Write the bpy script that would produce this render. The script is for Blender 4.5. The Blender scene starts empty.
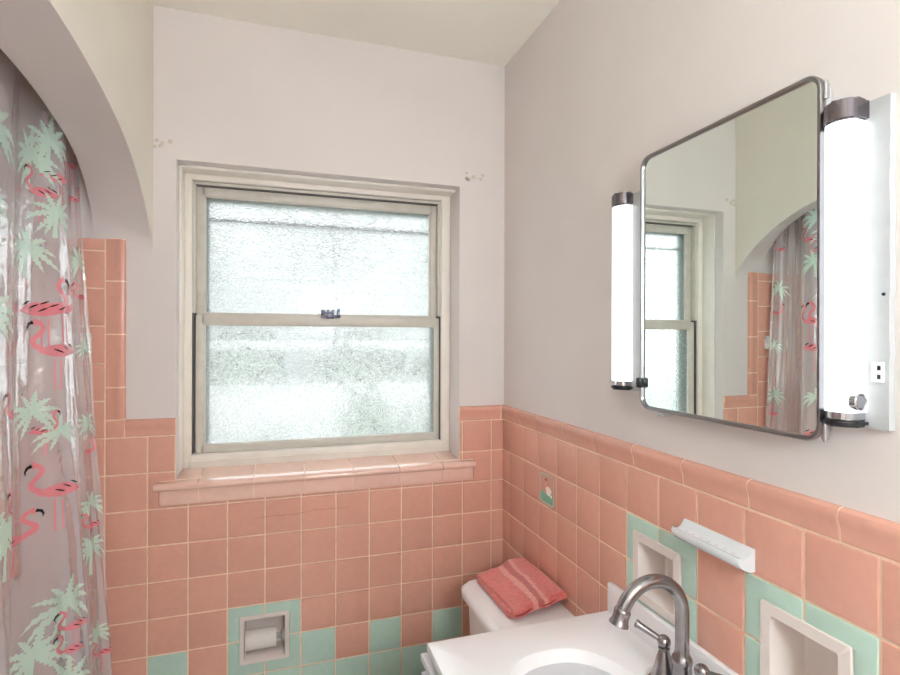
import bpy, bmesh, math, random
from math import sin, cos, pi, sqrt, radians
from mathutils import Vector, Matrix
random.seed(7)
scene = bpy.context.scene
COL = scene.collection

# ------------------------------------------------------------------ materials
def lin(c):
    c = c / 255.0
    return c / 12.92 if c <= 0.04045 else ((c + 0.055) / 1.055) ** 2.4
def rgb(r, g, b): return (lin(r), lin(g), lin(b), 1.0)

class NT:
    def __init__(self, name):
        self.m = bpy.data.materials.new(name); self.m.use_nodes = True
        self.t = self.m.node_tree; self.t.nodes.clear()
        self.out = self.n('ShaderNodeOutputMaterial')
    def n(self, typ, **kw):
        nd = self.t.nodes.new(typ)
        for k, v in kw.items(): setattr(nd, k, v)
        return nd
    def l(self, a, b): self.t.links.new(a, b)
    def noise(self, scale, detail=3.0, rough=0.5, vec=None):
        nd = self.n('ShaderNodeTexNoise'); nd.inputs['Scale'].default_value = scale
        nd.inputs['Detail'].default_value = detail; nd.inputs['Roughness'].default_value = rough
        if vec is None:
            tc = self.n('ShaderNodeTexCoord'); vec = tc.outputs['Object']
        self.l(vec, nd.inputs['Vector']); return nd
    def ramp(self, fac, stops):
        r = self.n('ShaderNodeValToRGB'); e = r.color_ramp.elements
        while len(e) < len(stops): e.new(0.5)
        for i, (p, c) in enumerate(stops): e[i].position = p; e[i].color = c
        self.l(fac, r.inputs['Fac']); return r
    def bump(self, h, strength, dist=0.002):
        b = self.n('ShaderNodeBump'); b.inputs['Strength'].default_value = strength; b.inputs['Distance'].default_value = dist
        self.l(h, b.inputs['Height']); return b

def plain(name, col, rough=0.5, metal=0.0, var=0.06, nscale=8.0, bump=0.0, bscale=120.0, bdist=0.001, coat=0.0, spec=0.5, aniso=0.0):
    """principled material with gentle procedural colour variation and optional bump"""
    a = NT(name); p = a.n('ShaderNodeBsdfPrincipled')
    nz = a.noise(nscale, 4.0)
    lo = tuple(max(0, c * (1 - var)) for c in col[:3]) + (1,)
    hi = tuple(min(1, c * (1 + var)) for c in col[:3]) + (1,)
    r = a.ramp(nz.outputs['Fac'], [(0.3, lo), (0.7, hi)])
    a.l(r.outputs['Color'], p.inputs['Base Color'])
    p.inputs['Roughness'].default_value = rough; p.inputs['Metallic'].default_value = metal
    p.inputs['Coat Weight'].default_value = coat; p.inputs['Specular IOR Level'].default_value = spec
    if bump > 0:
        n2 = a.noise(bscale, 4.0); b = a.bump(n2.outputs['Fac'], bump, bdist)
        a.l(b.outputs['Normal'], p.inputs['Normal'])
    a.l(p.outputs[0], a.out.inputs['Surface'])
    return a.m

def tile_material(name, col, rough=0.22, coat=0.0):
    """glazed tile; every tile carries a slightly different firing tint"""
    a = NT(name); p = a.n('ShaderNodeBsdfPrincipled')
    at = a.n('ShaderNodeAttribute'); at.attribute_name = 'tint'
    mp = a.n('ShaderNodeMapRange'); a.l(at.outputs['Fac'], mp.inputs['Value'])
    mp.inputs['To Min'].default_value = 0.96; mp.inputs['To Max'].default_value = 1.03
    nz = a.noise(60.0, 3.0); m2 = a.n('ShaderNodeMapRange'); a.l(nz.outputs['Fac'], m2.inputs['Value'])
    m2.inputs['To Min'].default_value = 0.94; m2.inputs['To Max'].default_value = 1.06
    mu = a.n('ShaderNodeMath', operation='MULTIPLY'); a.l(mp.outputs[0], mu.inputs[0]); a.l(m2.outputs[0], mu.inputs[1])
    vm = a.n('ShaderNodeVectorMath', operation='SCALE'); vm.inputs[0].default_value = col[:3]
    a.l(mu.outputs[0], vm.inputs['Scale']); a.l(vm.outputs['Vector'], p.inputs['Base Color'])
    p.inputs['Roughness'].default_value = rough; p.inputs['Specular IOR Level'].default_value = 0.5; p.inputs['Coat Weight'].default_value = coat; p.inputs['Coat Roughness'].default_value = 0.12
    n2 = a.noise(18.0, 2.0); b = a.bump(n2.outputs['Fac'], 0.10, 0.004); a.l(b.outputs['Normal'], p.inputs['Normal'])
    a.l(p.outputs[0], a.out.inputs['Surface'])
    return a.m

PLASTER = plain('wall_paint', rgb(221, 212, 209), 0.6, var=0.03, nscale=3.0, bump=0.25, bscale=26.0, bdist=0.002)
CEILP = plain('ceiling_paint', rgb(242, 238, 228), 0.7, var=0.03, nscale=2.0, bump=0.2, bscale=20.0, bdist=0.002)
CREAM = plain('arch_wall_warm_light_tint', rgb(226, 219, 207), 0.6, var=0.03, nscale=3.0, bump=0.25, bscale=22.0, bdist=0.002)  # same wall paint, tinted cream to stand for warm light on the arch face
SCAR = plain('chipped_plaster', rgb(206, 194, 180), 0.8, var=0.14, nscale=140.0, bump=0.6, bscale=150.0)
WOODW = plain('window_casing_paint', rgb(238, 231, 222), 0.4, var=0.04, nscale=14.0, bump=0.15, bscale=60.0)
ALU = plain('window_aluminium', rgb(206, 200, 190), 0.42, metal=0.0, var=0.05, nscale=30.0)
ALUD = plain('gap_shade_and_rail_grey', rgb(96, 92, 92), 0.6, var=0.1, nscale=40.0)  # flat dark grey: painted shade of the sash gap, also the storm rail
PINK = tile_material('pink_glazed_tile', rgb(218, 162, 144))
MINT = tile_material('mint_glazed_tile', rgb(186, 212, 199))
GROUT = plain('tile_grout', rgb(240, 208, 184), 0.85, var=0.08, nscale=40.0)
GROUTM = GROUT
CRACK = plain('hairline_crack', rgb(150, 92, 80), 0.8)
PORC = plain('white_porcelain', rgb(244, 242, 242), 0.12, var=0.015, nscale=5.0, coat=0.3)
NICHEP = plain('greyish_white_ceramic', rgb(226, 214, 208), 0.2, var=0.04, nscale=20.0)
DISHP = plain('blue_white_ceramic', rgb(220, 224, 228), 0.15, var=0.02, nscale=20.0, coat=0.3)
VTOP = plain('cultured_marble_white', rgb(246, 243, 245), 0.22, var=0.015, nscale=6.0, coat=0.2)
CABW = plain('white_cabinet_paint', rgb(222, 222, 228), 0.35, var=0.02, nscale=6.0)
STEEL = plain('brushed_nickel', rgb(154, 150, 151), 0.26, metal=1.0, var=0.08, nscale=60.0)
CHROME = plain('chrome', rgb(205, 205, 210), 0.08, metal=1.0, var=0.03)
FRAME = plain('mirror_frame_steel', rgb(150, 148, 150), 0.28, metal=1.0, var=0.06, nscale=40.0)
CAPM = plain('dark_chrome_end_cap', rgb(128, 122, 128), 0.2, metal=1.0, var=0.08, nscale=30.0)
BLACK = plain('black_plastic', rgb(22, 22, 28), 0.35)
PLATE = plain('fixture_white_enamel', rgb(184, 185, 186), 0.4, var=0.05, nscale=30.0, bump=0.2, bscale=90.0)
ROLLP = plain('tissue_paper', rgb(228, 222, 218), 0.95, var=0.03, nscale=60.0, bump=0.4, bscale=300.0)
FLOORT = plain('floor_tile', rgb(226, 222, 216), 0.35, var=0.1, nscale=18.0)

def m_emit(name, col, s):
    a = NT(name); e = a.n('ShaderNodeEmission'); e.inputs['Color'].default_value = col
    nz = a.noise(5.0, 1.0); mp = a.n('ShaderNodeMapRange'); a.l(nz.outputs['Fac'], mp.inputs['Value'])
    mp.inputs['To Min'].default_value = s * 0.97; mp.inputs['To Max'].default_value = s * 1.03
    a.l(mp.outputs[0], e.inputs['Strength'])
    a.l(e.outputs[0], a.out.inputs['Surface']); return a.m
TUBE = m_emit('lit_acrylic_diffuser', (0.92, 0.97, 1.0, 1), 1.3)
GLOBE = m_emit('fill_lamp_glow', (0.84, 0.955, 1.0, 1), 21.5)  # strong glow of the added fill lamp, never in view

def m_mirror():
    a = NT('silvered_mirror'); g = a.n('ShaderNodeBsdfGlossy'); g.inputs['Roughness'].default_value = 0.0
    nz = a.noise(2.0, 1.0)
    r = a.ramp(nz.outputs['Fac'], [(0.0, (0.86, 0.96, 0.93, 1)), (1.0, (0.88, 0.97, 0.94, 1))])
    a.l(r.outputs['Color'], g.inputs['Color']); a.l(g.outputs[0], a.out.inputs['Surface']); return a.m
MIRROR = m_mirror()

def m_obscure():
    """hammered obscure glass: strongly rippled refraction plus a little straight transmission and sheen"""
    a = NT('hammered_obscure_glass')
    tc = a.n('ShaderNodeTexCoord')
    n1 = a.noise(135.0, 1.5, 0.5); n2 = a.noise(58.0, 1.0, 0.5)
    ss = a.n('ShaderNodeMapRange', interpolation_type='SMOOTHSTEP'); a.l(n1.outputs['Fac'], ss.inputs['Value'])
    ss.inputs['From Min'].default_value = 0.44; ss.inputs['From Max'].default_value = 0.58
    ad = a.n('ShaderNodeMath', operation='MULTIPLY_ADD'); a.l(n2.outputs['Fac'], ad.inputs[0]); ad.inputs[1].default_value = 0.8; a.l(ss.outputs[0], ad.inputs[2])
    b = a.bump(ad.outputs[0], 1.0, 0.0015)
    rf = a.n('ShaderNodeBsdfRefraction'); rf.inputs['IOR'].default_value = 1.28; rf.inputs['Roughness'].default_value = 0.03
    rf.inputs['Color'].default_value = (0.98, 0.985, 0.985, 1)
    a.l(b.outputs['Normal'], rf.inputs['Normal'])
    tr = a.n('ShaderNodeBsdfTransparent'); tr.inputs['Color'].default_value = (0.98, 0.985, 0.985, 1)
    tl = a.n('ShaderNodeBsdfTranslucent'); tl.inputs['Color'].default_value = (0.9, 0.95, 0.95, 1); a.l(b.outputs['Normal'], tl.inputs['Normal'])
    gl = a.n('ShaderNodeBsdfGlossy'); gl.inputs['Roughness'].default_value = 0.12; a.l(b.outputs['Normal'], gl.inputs['Normal'])
    m1 = a.n('ShaderNodeMixShader'); m1.inputs[0].default_value = 0.22; a.l(rf.outputs[0], m1.inputs[1]); a.l(tr.outputs[0], m1.inputs[2])
    m2 = a.n('ShaderNodeMixShader'); m2.inputs[0].default_value = 0.10; a.l(m1.outputs[0], m2.inputs[1]); a.l(tl.outputs[0], m2.inputs[2])
    m3 = a.n('ShaderNodeMixShader'); m3.inputs[0].default_value = 0.04; a.l(m2.outputs[0], m3.inputs[1]); a.l(gl.outputs[0], m3.inputs[2])
    a.l(m3.outputs[0], a.out.inputs['Surface']); return a.m
OBSC = m_obscure()

def m_vinyl(name, base, opac, gloss, mixcol=None):
    a = NT(name)
    tr = a.n('ShaderNodeBsdfTransparent'); tr.inputs['Color'].default_value = base
    df = a.n('ShaderNodeBsdfDiffuse'); df.inputs['Color'].default_value = mixcol or (0.85, 0.80, 0.83, 1)
    tl = a.n('ShaderNodeBsdfTranslucent'); tl.inputs['Color'].default_value = mixcol or (0.85, 0.80, 0.83, 1)
    nz = a.noise(20.0, 2.0, 0.5); b = a.bump(nz.outputs['Fac'], 0.8, 0.008)
    gl = a.n('ShaderNodeBsdfGlossy'); gl.inputs['Roughness'].default_value = 0.16; a.l(b.outputs['Normal'], gl.inputs['Normal'])
    d2 = a.n('ShaderNodeMixShader'); d2.inputs[0].default_value = 0.22; a.l(df.outputs[0], d2.inputs[1]); a.l(tl.outputs[0], d2.inputs[2])
    m1 = a.n('ShaderNodeMixShader'); m1.inputs[0].default_value = opac; a.l(tr.outputs[0], m1.inputs[1]); a.l(d2.outputs[0], m1.inputs[2])
    lw = a.n('ShaderNodeLayerWeight'); lw.inputs['Blend'].default_value = 0.35; a.l(b.outputs['Normal'], lw.inputs['Normal'])
    mm = a.n('ShaderNodeMath', operation='MULTIPLY_ADD'); a.l(lw.outputs['Fresnel'], mm.inputs[0]); mm.inputs[1].default_value = gloss; mm.inputs[2].default_value = gloss * 0.25
    m2 = a.n('ShaderNodeMixShader'); a.l(mm.outputs[0], m2.inputs[0]); a.l(m1.outputs[0], m2.inputs[1]); a.l(gl.outputs[0], m2.inputs[2])
    a.l(m2.outputs[0], a.out.inputs['Surface']); return a.m
VINYL = m_vinyl('clear_vinyl', (0.97, 0.95, 0.97, 1), 0.44, 0.40, (0.96, 0.92, 0.96, 1))
INKG = m_vinyl('mint_print', (0.85, 0.95, 0.89, 1), 0.78, 0.12, rgb(222, 247, 233))
INKP = m_vinyl('pink_print', (0.97, 0.66, 0.70, 1), 0.68, 0.12, rgb(252, 158, 168))
INKB = m_vinyl('black_print', (0.1, 0.1, 0.1, 1), 0.92, 0.1, rgb(24, 22, 26))

def m_towel():
    a = NT('coral_terry'); p = a.n('ShaderNodeBsdfPrincipled')
    tc = a.n('ShaderNodeTexCoord'); sx = a.n('ShaderNodeSeparateXYZ'); a.l(tc.outputs['Object'], sx.inputs[0])
    # two woven lighter bands that run along the towel
    nz0 = a.noise(14.0, 2.0)
    off = a.n('ShaderNodeMath', operation='MULTIPLY_ADD'); a.l(nz0.outputs['Fac'], off.inputs[0]); off.inputs[1].default_value = 0.02; a.l(sx.outputs['X'], off.inputs[2])
    band = a.n('ShaderNodeMapRange'); a.l(off.outputs[0], band.inputs['Value'])
    band.inputs['From Min'].default_value = -0.10; band.inputs['From Max'].default_value = 0.12
    c0 = rgb(228, 118, 110); c1 = rgb(242, 164, 152); c2 = rgb(206, 96, 94)
    r = a.ramp(band.outputs[0], [(0.0, c0), (0.42, c0), (0.44, c1), (0.50, c1), (0.52, c2), (0.60, c2), (0.62, c1), (0.66, c1), (0.68, c0), (1.0, c0)])
    nz = a.noise(90.0, 5.0, 0.7)
    mix = a.n('ShaderNodeMix', data_type='RGBA', blend_type='MULTIPLY'); mix.inputs['Factor'].default_value = 0.55
    r2 = a.ramp(nz.outputs['Fac'], [(0.3, (0.62, 0.58, 0.58, 1)), (0.65, (1.1, 1.1, 1.1, 1))])
    a.l(r.outputs['Color'], mix.inputs['A']); a.l(r2.outputs['Color'], mix.inputs['B'])
    a.l(mix.outputs['Result'], p.inputs['Base Color']); p.inputs['Roughness'].default_value = 0.95
    p.inputs['Sheen Weight'].default_value = 0.4
    b = a.bump(nz.outputs['Fac'], 0.9, 0.006); a.l(b.outputs['Normal'], p.inputs['Normal'])
    a.l(p.outputs[0], a.out.inputs['Surface']); return a.m
TOWEL = m_towel()
HEM = plain('towel_hem', rgb(150, 62, 66), 0.9, var=0.1, nscale=60.0)

# exterior
def m_siding():
    """white clapboard with the shadow under every board painted in as a dark band"""
    a = NT('white_siding'); p = a.n('ShaderNodeBsdfPrincipled'); tc = a.n('ShaderNodeTexCoord'); sx = a.n('ShaderNodeSeparateXYZ'); a.l(tc.outputs['Object'], sx.inputs[0])
    fr = a.n('ShaderNodeMath', operation='MULTIPLY'); a.l(sx.outputs['Z'], fr.inputs[0]); fr.inputs[1].default_value = 5.0
    f2 = a.n('ShaderNodeMath', operation='FRACT'); a.l(fr.outputs[0], f2.inputs[0])
    r = a.ramp(f2.outputs[0], [(0.0, rgb(120, 126, 128)), (0.10, rgb(130, 136, 138)), (0.16, rgb(212, 214, 214)), (1.0, rgb(220, 221, 221))])
    a.l(r.outputs['Color'], p.inputs['Base Color']); p.inputs['Roughness'].default_value = 0.7
    a.l(p.outputs[0], a.out.inputs['Surface']); return a.m
SIDING = m_siding()
WHITEP = plain('white_outdoor_paint', rgb(240, 240, 238), 0.6, var=0.03)
def m_leaf(name, c0, c1):
    a = NT(name); p = a.n('ShaderNodeBsdfPrincipled'); nz = a.noise(9.0, 5.0, 0.7)
    r = a.ramp(nz.outputs['Fac'], [(0.42, c0), (0.60, c1)]); a.l(r.outputs['Color'], p.inputs['Base Color'])
    p.inputs['Roughness'].default_value = 0.7; a.l(p.outputs[0], a.out.inputs['Surface']); return a.m
LEAF = m_leaf('shrub_leaves_painted_glints', rgb(20, 30, 22), rgb(150, 166, 142))  # pale patches paint sunlit leaf glints, dark ones the shaded leaf gaps
LAWN = m_leaf('lawn', rgb(150, 162, 146), rgb(206, 210, 202))
ROOF = plain('grey_shingles', rgb(120, 122, 126), 0.8, var=0.15, nscale=12.0)
CONC = plain('pale_concrete', rgb(222, 221, 220), 0.8, var=0.06, nscale=4.0)
BARK = plain('bark', rgb(98, 88, 78), 0.9, var=0.2, nscale=20.0)

# ------------------------------------------------------------------ object helpers
ROOTLOC = {}
def root_off(parent):
    while parent is not None and parent.parent is not None: parent = parent.parent
    return Vector(ROOTLOC.get(parent.name, (0, 0, 0))) if parent is not None else Vector((0, 0, 0))
def obj(name, bm, mats, parent=None, smooth=True, angle=40, recalc=True, origin=None):
    """link a bmesh (world coordinates) as ONE mesh object"""
    if recalc: bmesh.ops.recalc_face_normals(bm, faces=bm.faces)
    off = root_off(parent)
    if parent is None and origin is not None: off = Vector(origin)
    bmesh.ops.translate(bm, verts=bm.verts, vec=-off)
    me = bpy.data.meshes.new(name); bm.to_mesh(me); bm.free()
    if not isinstance(mats, (list, tuple)): mats = [mats]
    for m in mats: me.materials.append(m)
    if smooth:
        me.shade_smooth()
        me.set_sharp_from_angle(angle=radians(angle))
    o = bpy.data.objects.new(name, me); COL.objects.link(o)
    if parent is not None: o.parent = parent
    elif origin is not None: o.location = off
    ROOTLOC[o.name] = tuple(off)
    return o
def tag(o, label, cat, group=None):
    o['label'] = label; o['category'] = cat
    if group: o['group'] = group
    return o
def thing(name, label, cat, loc, group=None):
    o = bpy.data.objects.new(name, None); COL.objects.link(o); o.location = loc; o.empty_display_size = 0.05
    ROOTLOC[o.name] = tuple(loc)
    return tag(o, label, cat, group)
def struct(o): o['kind'] = 'structure'; return o

def box(bm, x0, x1, y0, y1, z0, z1, bev=0.0, seg=2, mat=0):
    b2 = bmesh.new()
    vs = [b2.verts.new((x, y, z)) for x in (x0, x1) for y in (y0, y1) for z in (z0, z1)]
    for f in ((0, 1, 3, 2), (4, 6, 7, 5), (0, 4, 5, 1), (2, 3, 7, 6), (0, 2, 6, 4), (1, 5, 7, 3)):
        b2.faces.new([vs[i] for i in f])
    if bev > 0: bmesh.ops.bevel(b2, geom=b2.edges[:], offset=bev, segments=seg, profile=0.5, affect='EDGES')
    bmesh.ops.recalc_face_normals(b2, faces=b2.faces)
    merge(bm, b2, mat)
def merge(bm, b2, mat=None):
    mp = {}
    for v in b2.verts: mp[v] = bm.verts.new(v.co)
    for f in b2.faces:
        try: nf = bm.faces.new([mp[v] for v in f.verts])
        except ValueError: continue
        nf.material_index = f.material_index if mat is None else mat
        nf.smooth = f.smooth
    b2.free()
def mk(*boxes, bev=0.0, seg=2):
    bm = bmesh.new()
    for b in boxes: box(bm, *b, bev=bev, seg=seg)
    return bm
def lathe(bm, prof, org=(0, 0, 0), axis='z', n=32, sx=1.0, sy=1.0, mat=0, M=None):
    """prof: list of (radius, height)"""
    org = Vector(org)
    if M is None:
        M = {'z': Matrix.Identity(3), 'y': Matrix(((1, 0, 0), (0, 0, 1), (0, -1, 0))), 'x': Matrix(((0, 0, 1), (0, 1, 0), (-1, 0, 0)))}[axis]
    rings = []
    for r, h in prof:
        if r < 1e-6: rings.append([bm.verts.new(org + M @ Vector((0, 0, h)))])
        else: rings.append([bm.verts.new(org + M @ Vector((r * sx * cos(2 * pi * i / n), r * sy * sin(2 * pi * i / n), h))) for i in range(n)])
    for a, b in zip(rings, rings[1:]):
        for i in range(n):
            j = (i + 1) % n
            if len(a) == 1 and len(b) == 1: continue
            if len(a) == 1: f = bm.faces.new((a[0], b[i], b[j]))
            elif len(b) == 1: f = bm.faces.new((a[i], a[j], b[0]))
            else: f = bm.faces.new((a[i], a[j], b[j], b[i]))
            f.material_index = mat
def dirM(d):
    """rotation that carries +z on to direction d"""
    return Vector((0, 0, 1)).rotation_difference(Vector(d).normalized()).to_matrix()
def tube(bm, pts, rad, n=20, caps=True, mat=0):
    pts = [Vector(p) for p in pts]; rads = rad if isinstance(rad, (list, tuple)) else [rad] * len(pts)
    up = None; rings = []
    for i, p in enumerate(pts):
        t = (pts[min(i + 1, len(pts) - 1)] - pts[max(i - 1, 0)]).normalized()
        if up is None:
            up = Vector((0, 0, 1)) if abs(t.z) < 0.9 else Vector((0, 1, 0))
        u = (up - t * up.dot(t)).normalized(); up = u; v = t.cross(u)
        rings.append([bm.verts.new(p + (u * cos(2 * pi * k / n) + v * sin(2 * pi * k / n)) * rads[i]) for k in range(n)])
    for a, b in zip(rings, rings[1:]):
        for k in range(n):
            f = bm.faces.new((a[k], a[(k + 1) % n], b[(k + 1) % n], b[k])); f.material_index = mat
    if caps:
        bm.faces.new(rings[0][::-1]).material_index = mat; bm.faces.new(rings[-1]).material_index = mat
def prism(bm, poly, P, mat=0):
    """poly: 2D outline; P(a, b, t) -> 3D with t in 0..1: extruded solid"""
    A = [bm.verts.new(P(a, b, 0)) for a, b in poly]; B = [bm.verts.new(P(a, b, 1)) for a, b in poly]
    n = len(poly)
    bm.faces.new(A[::-1]).material_index = mat; bm.faces.new(B).material_index = mat
    for i in range(n): bm.faces.new((A[i], A[(i + 1) % n], B[(i + 1) % n], B[i])).material_index = mat
def rrect(cx, cy, w, h, r, n=8):
    pts = []
    for (sx, sy, a0) in ((1, 1, 0), (-1, 1, 90), (-1, -1, 180), (1, -1, 270)):
        for i in range(n + 1):
            a = radians(a0 + 90 * i / n)
            pts.append((cx + sx * (w / 2 - r) + r * cos(a), cy + sy * (h / 2 - r) + r * sin(a)))
    return pts
def cat(pts, u):
    """Catmull-Rom through pts at parameter u"""
    n = len(pts) - 1; u = min(max(u, 0), n - 1e-6); i = int(u); t = u - i
    g = lambda k: pts[min(max(k, 0), n)]
    p0, p1, p2, p3 = g(i - 1), g(i), g(i + 1), g(i + 2)
    return tuple(0.5 * (2 * b + (c - a) * t + (2 * a - 5 * b + 4 * c - d) * t * t + (3 * b - a - 3 * c + d) * t ** 3) for a, b, c, d in zip(p0, p1, p2, p3))

# ------------------------------------------------------------------ layout constants
T = 0.11; SV = 0.10904; CAPB = 1.155; CAPT = 1.207; HC = 2.44
XL = -1.1408; XA = -1.294; XT = -2.03       # arch wall face, its tub side, far wall of the tub alcove
YF = -2.40; YE = -1.55                       # wall behind the camera, end wall of the tub alcove
WX0, WX1, WZ0, WZ1 = -1.077, -0.1725, 0.985, 1.9875
def zk(k): return CAPB - k * SV
def xc(i): return -(11.4656 - i) * T
def yc(i): return -(3.5838 + i) * T

# ------------------------------------------------------------------ walls with openings
def wall_cells(a0, a1, b0, b1, holes, P, depth, mat):
    """rectangle a x b minus holes; P(a, b, d). Front at d=0, back at d=depth, reveals round the holes."""
    A = sorted({a0, a1, *[h[0] for h in holes], *[h[1] for h in holes]}); B = sorted({b0, b1, *[h[2] for h in holes], *[h[3] for h in holes]})
    bm = bmesh.new(); cache = {}
    def V(a, b, d):
        k = (round(a, 5), round(b, 5), d)
        if k not in cache: cache[k] = bm.verts.new(P(a, b, d))
        return cache[k]
    inh = lambda a, b: any(h[0] < a < h[1] and h[2] < b < h[3] for h in holes) or not (a0 < a < a1 and b0 < b < b1)
    for i in range(len(A) - 1):
        for j in range(len(B) - 1):
            am, bmid = (A[i] + A[i + 1]) / 2, (B[j] + B[j + 1]) / 2
            if inh(am, bmid): continue
            for d in (0, depth): bm.faces.new((V(A[i], B[j], d), V(A[i + 1], B[j], d), V(A[i + 1], B[j + 1], d), V(A[i], B[j + 1], d)))
            ea, eb = 1e-4, 1e-4
            if inh(A[i] - ea, bmid): bm.faces.new((V(A[i], B[j], 0), V(A[i], B[j + 1], 0), V(A[i], B[j + 1], depth), V(A[i], B[j], depth)))
            if inh(A[i + 1] + ea, bmid): bm.faces.new((V(A[i + 1], B[j], 0), V(A[i + 1], B[j + 1], 0), V(A[i + 1], B[j + 1], depth), V(A[i + 1], B[j], depth)))
            if inh(am, B[j] - eb): bm.faces.new((V(A[i], B[j], 0), V(A[i + 1], B[j], 0), V(A[i + 1], B[j], depth), V(A[i], B[j], depth)))
            if inh(am, B[j + 1] + eb): bm.faces.new((V(A[i], B[j + 1], 0), V(A[i + 1], B[j + 1], 0), V(A[i + 1], B[j + 1], depth), V(A[i], B[j + 1], depth)))
    return bm
TPX0, TPX1, TPZ0, TPZ1 = -0.896, -0.747, 0.428, 0.579
NF = (-0.9025, -0.751, 0.862, 1.0135)        # far niche y0 y1 z0 z1
NN = (-1.2395, -1.0885, 0.862, 1.0135)       # near niche
def shrink(r, d): return (r[0] + d, r[1] - d, r[2] + d, r[3] - d)
PB = lambda a, b, d: (a, d, b)               # back wall: a = x
PR = lambda a, b, d: (d, a, b)               # right wall: a = y
bmw = wall_cells(XT - 0.12, 0.12, 0, HC, [(WX0, WX1, WZ0, WZ1), shrink((TPX0, TPX1, TPZ0, TPZ1), 0.006)], PB, 0.20, 0)
wall_back = struct(obj('wall_back', bmw, PLASTER, smooth=False))
bmw = wall_cells(YF - 0.12, 0.0, 0, HC, [shrink(NF, 0.006), shrink(NN, 0.006)], PR, 0.12, 0)
wall_right = struct(obj('wall_right', bmw, PLASTER, smooth=True, angle=30))
struct(obj('wall_front', mk((XL, 0, YF - 0.1, YF, 0, HC)), PLASTER, smooth=False))
struct(obj('floor', mk((XT, 0, YF, 0, -0.05, 0)), FLOORT, smooth=False))
struct(obj('ceiling', mk((XT - 0.12, 0.12, YF - 0.12, 0.2, HC, HC + 0.1)), CEILP, smooth=False))
struct(obj('wall_alcove', mk((XT - 0.12, XT, YE, 0, 0, HC)), PLASTER, smooth=False))
struct(obj('wall_tub_end', mk((XT - 0.12, XA, YE - 0.12, YE, 0, HC)), PLASTER, smooth=False))

# arch wall: measured half profile, mirrored about the arch's crown
half = [(0.0, 1.690), (-0.022, 1.727), (-0.0465, 1.767), (-0.09, 1.817), (-0.153, 1.866), (-0.225, 1.906), (-0.31, 1.940), (-0.43, 1.970), (-0.56, 1.989), (-0.66, 1.998), (-0.76, 2.001)]
half[:4] = [(-0.0012, 1.690), (-0.004, 1.716), (-0.013, 1.739), (-0.026, 1.757), (-0.0465, 1.779), (-0.09, 1.820)]
half2 = [(-0.0012, 1.7405), (-0.003, 1.760), (-0.010, 1.795), (-0.018, 1.812), (-0.0275, 1.828), (-0.07, 1.878), (-0.1225, 1.919), (-0.18, 1.947), (-0.2457, 1.967), (-0.41, 1.997), (-0.56, 2.007), (-0.66, 2.010), (-0.76, 2.011)]
profs = []
for h in (half, half2):
    q = [cat(h, u * 0.25) for u in range(0, 4 * (len(h) - 1) + 1)]; profs.append(q + [(-1.52 - y, z) for y, z in q[-2::-1]])
prof = profs[0]
bm = bmesh.new()
F = [[bm.verts.new((x, y, z)) for y, z in pp] for x, pp in ((XL, profs[0]), (XA, profs[1]))]
Tp = [[bm.verts.new((x, y, HC)) for y, z in pp] for x, pp in ((XL, profs[0]), (XA, profs[1]))]
for i in range(len(prof) - 1):
    f = bm.faces.new((F[0][i], F[0][i + 1], Tp[0][i + 1], Tp[0][i]))
    bm.faces.new((F[1][i + 1], F[1][i], Tp[1][i], Tp[1][i + 1]))
    bm.faces.new((F[0][i + 1], F[0][i], F[1][i], F[1][i + 1])).material_index = 1
box(bm, XA, XL, YF - 0.1, -1.52, 0, HC)
struct(obj('wall_left', bm, [CREAM, PLASTER], smooth=True, angle=35))  # face carries the painted warm light, soffit the plain wall paint

# plaster scars left on the back wall beside the window head
bm = bmesh.new()
for cx, cz, n, w in ((-1.122, 2.028, 6, 0.05), (-0.118, 2.026, 6, 0.06)):
    for q in range(n):
        px = cx + random.uniform(-w, w) * 0.8; pz = cz + random.uniform(-0.012, 0.012)
        k = random.randint(5, 8); a0 = random.random() * 6
        poly = [(px + random.uniform(0.004, 0.010) * cos(a0 + 2 * pi * i / k), pz + random.uniform(0.003, 0.009) * sin(a0 + 2 * pi * i / k)) for i in range(k)]
        prism(bm, poly, lambda a, b, t: (min(a, -0.002), -0.0012 * t, b))
sc = obj('plaster_scar', bm, SCAR, wall_back); sc['label'] = 'chipped plaster where curtain brackets were screwed'

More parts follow.
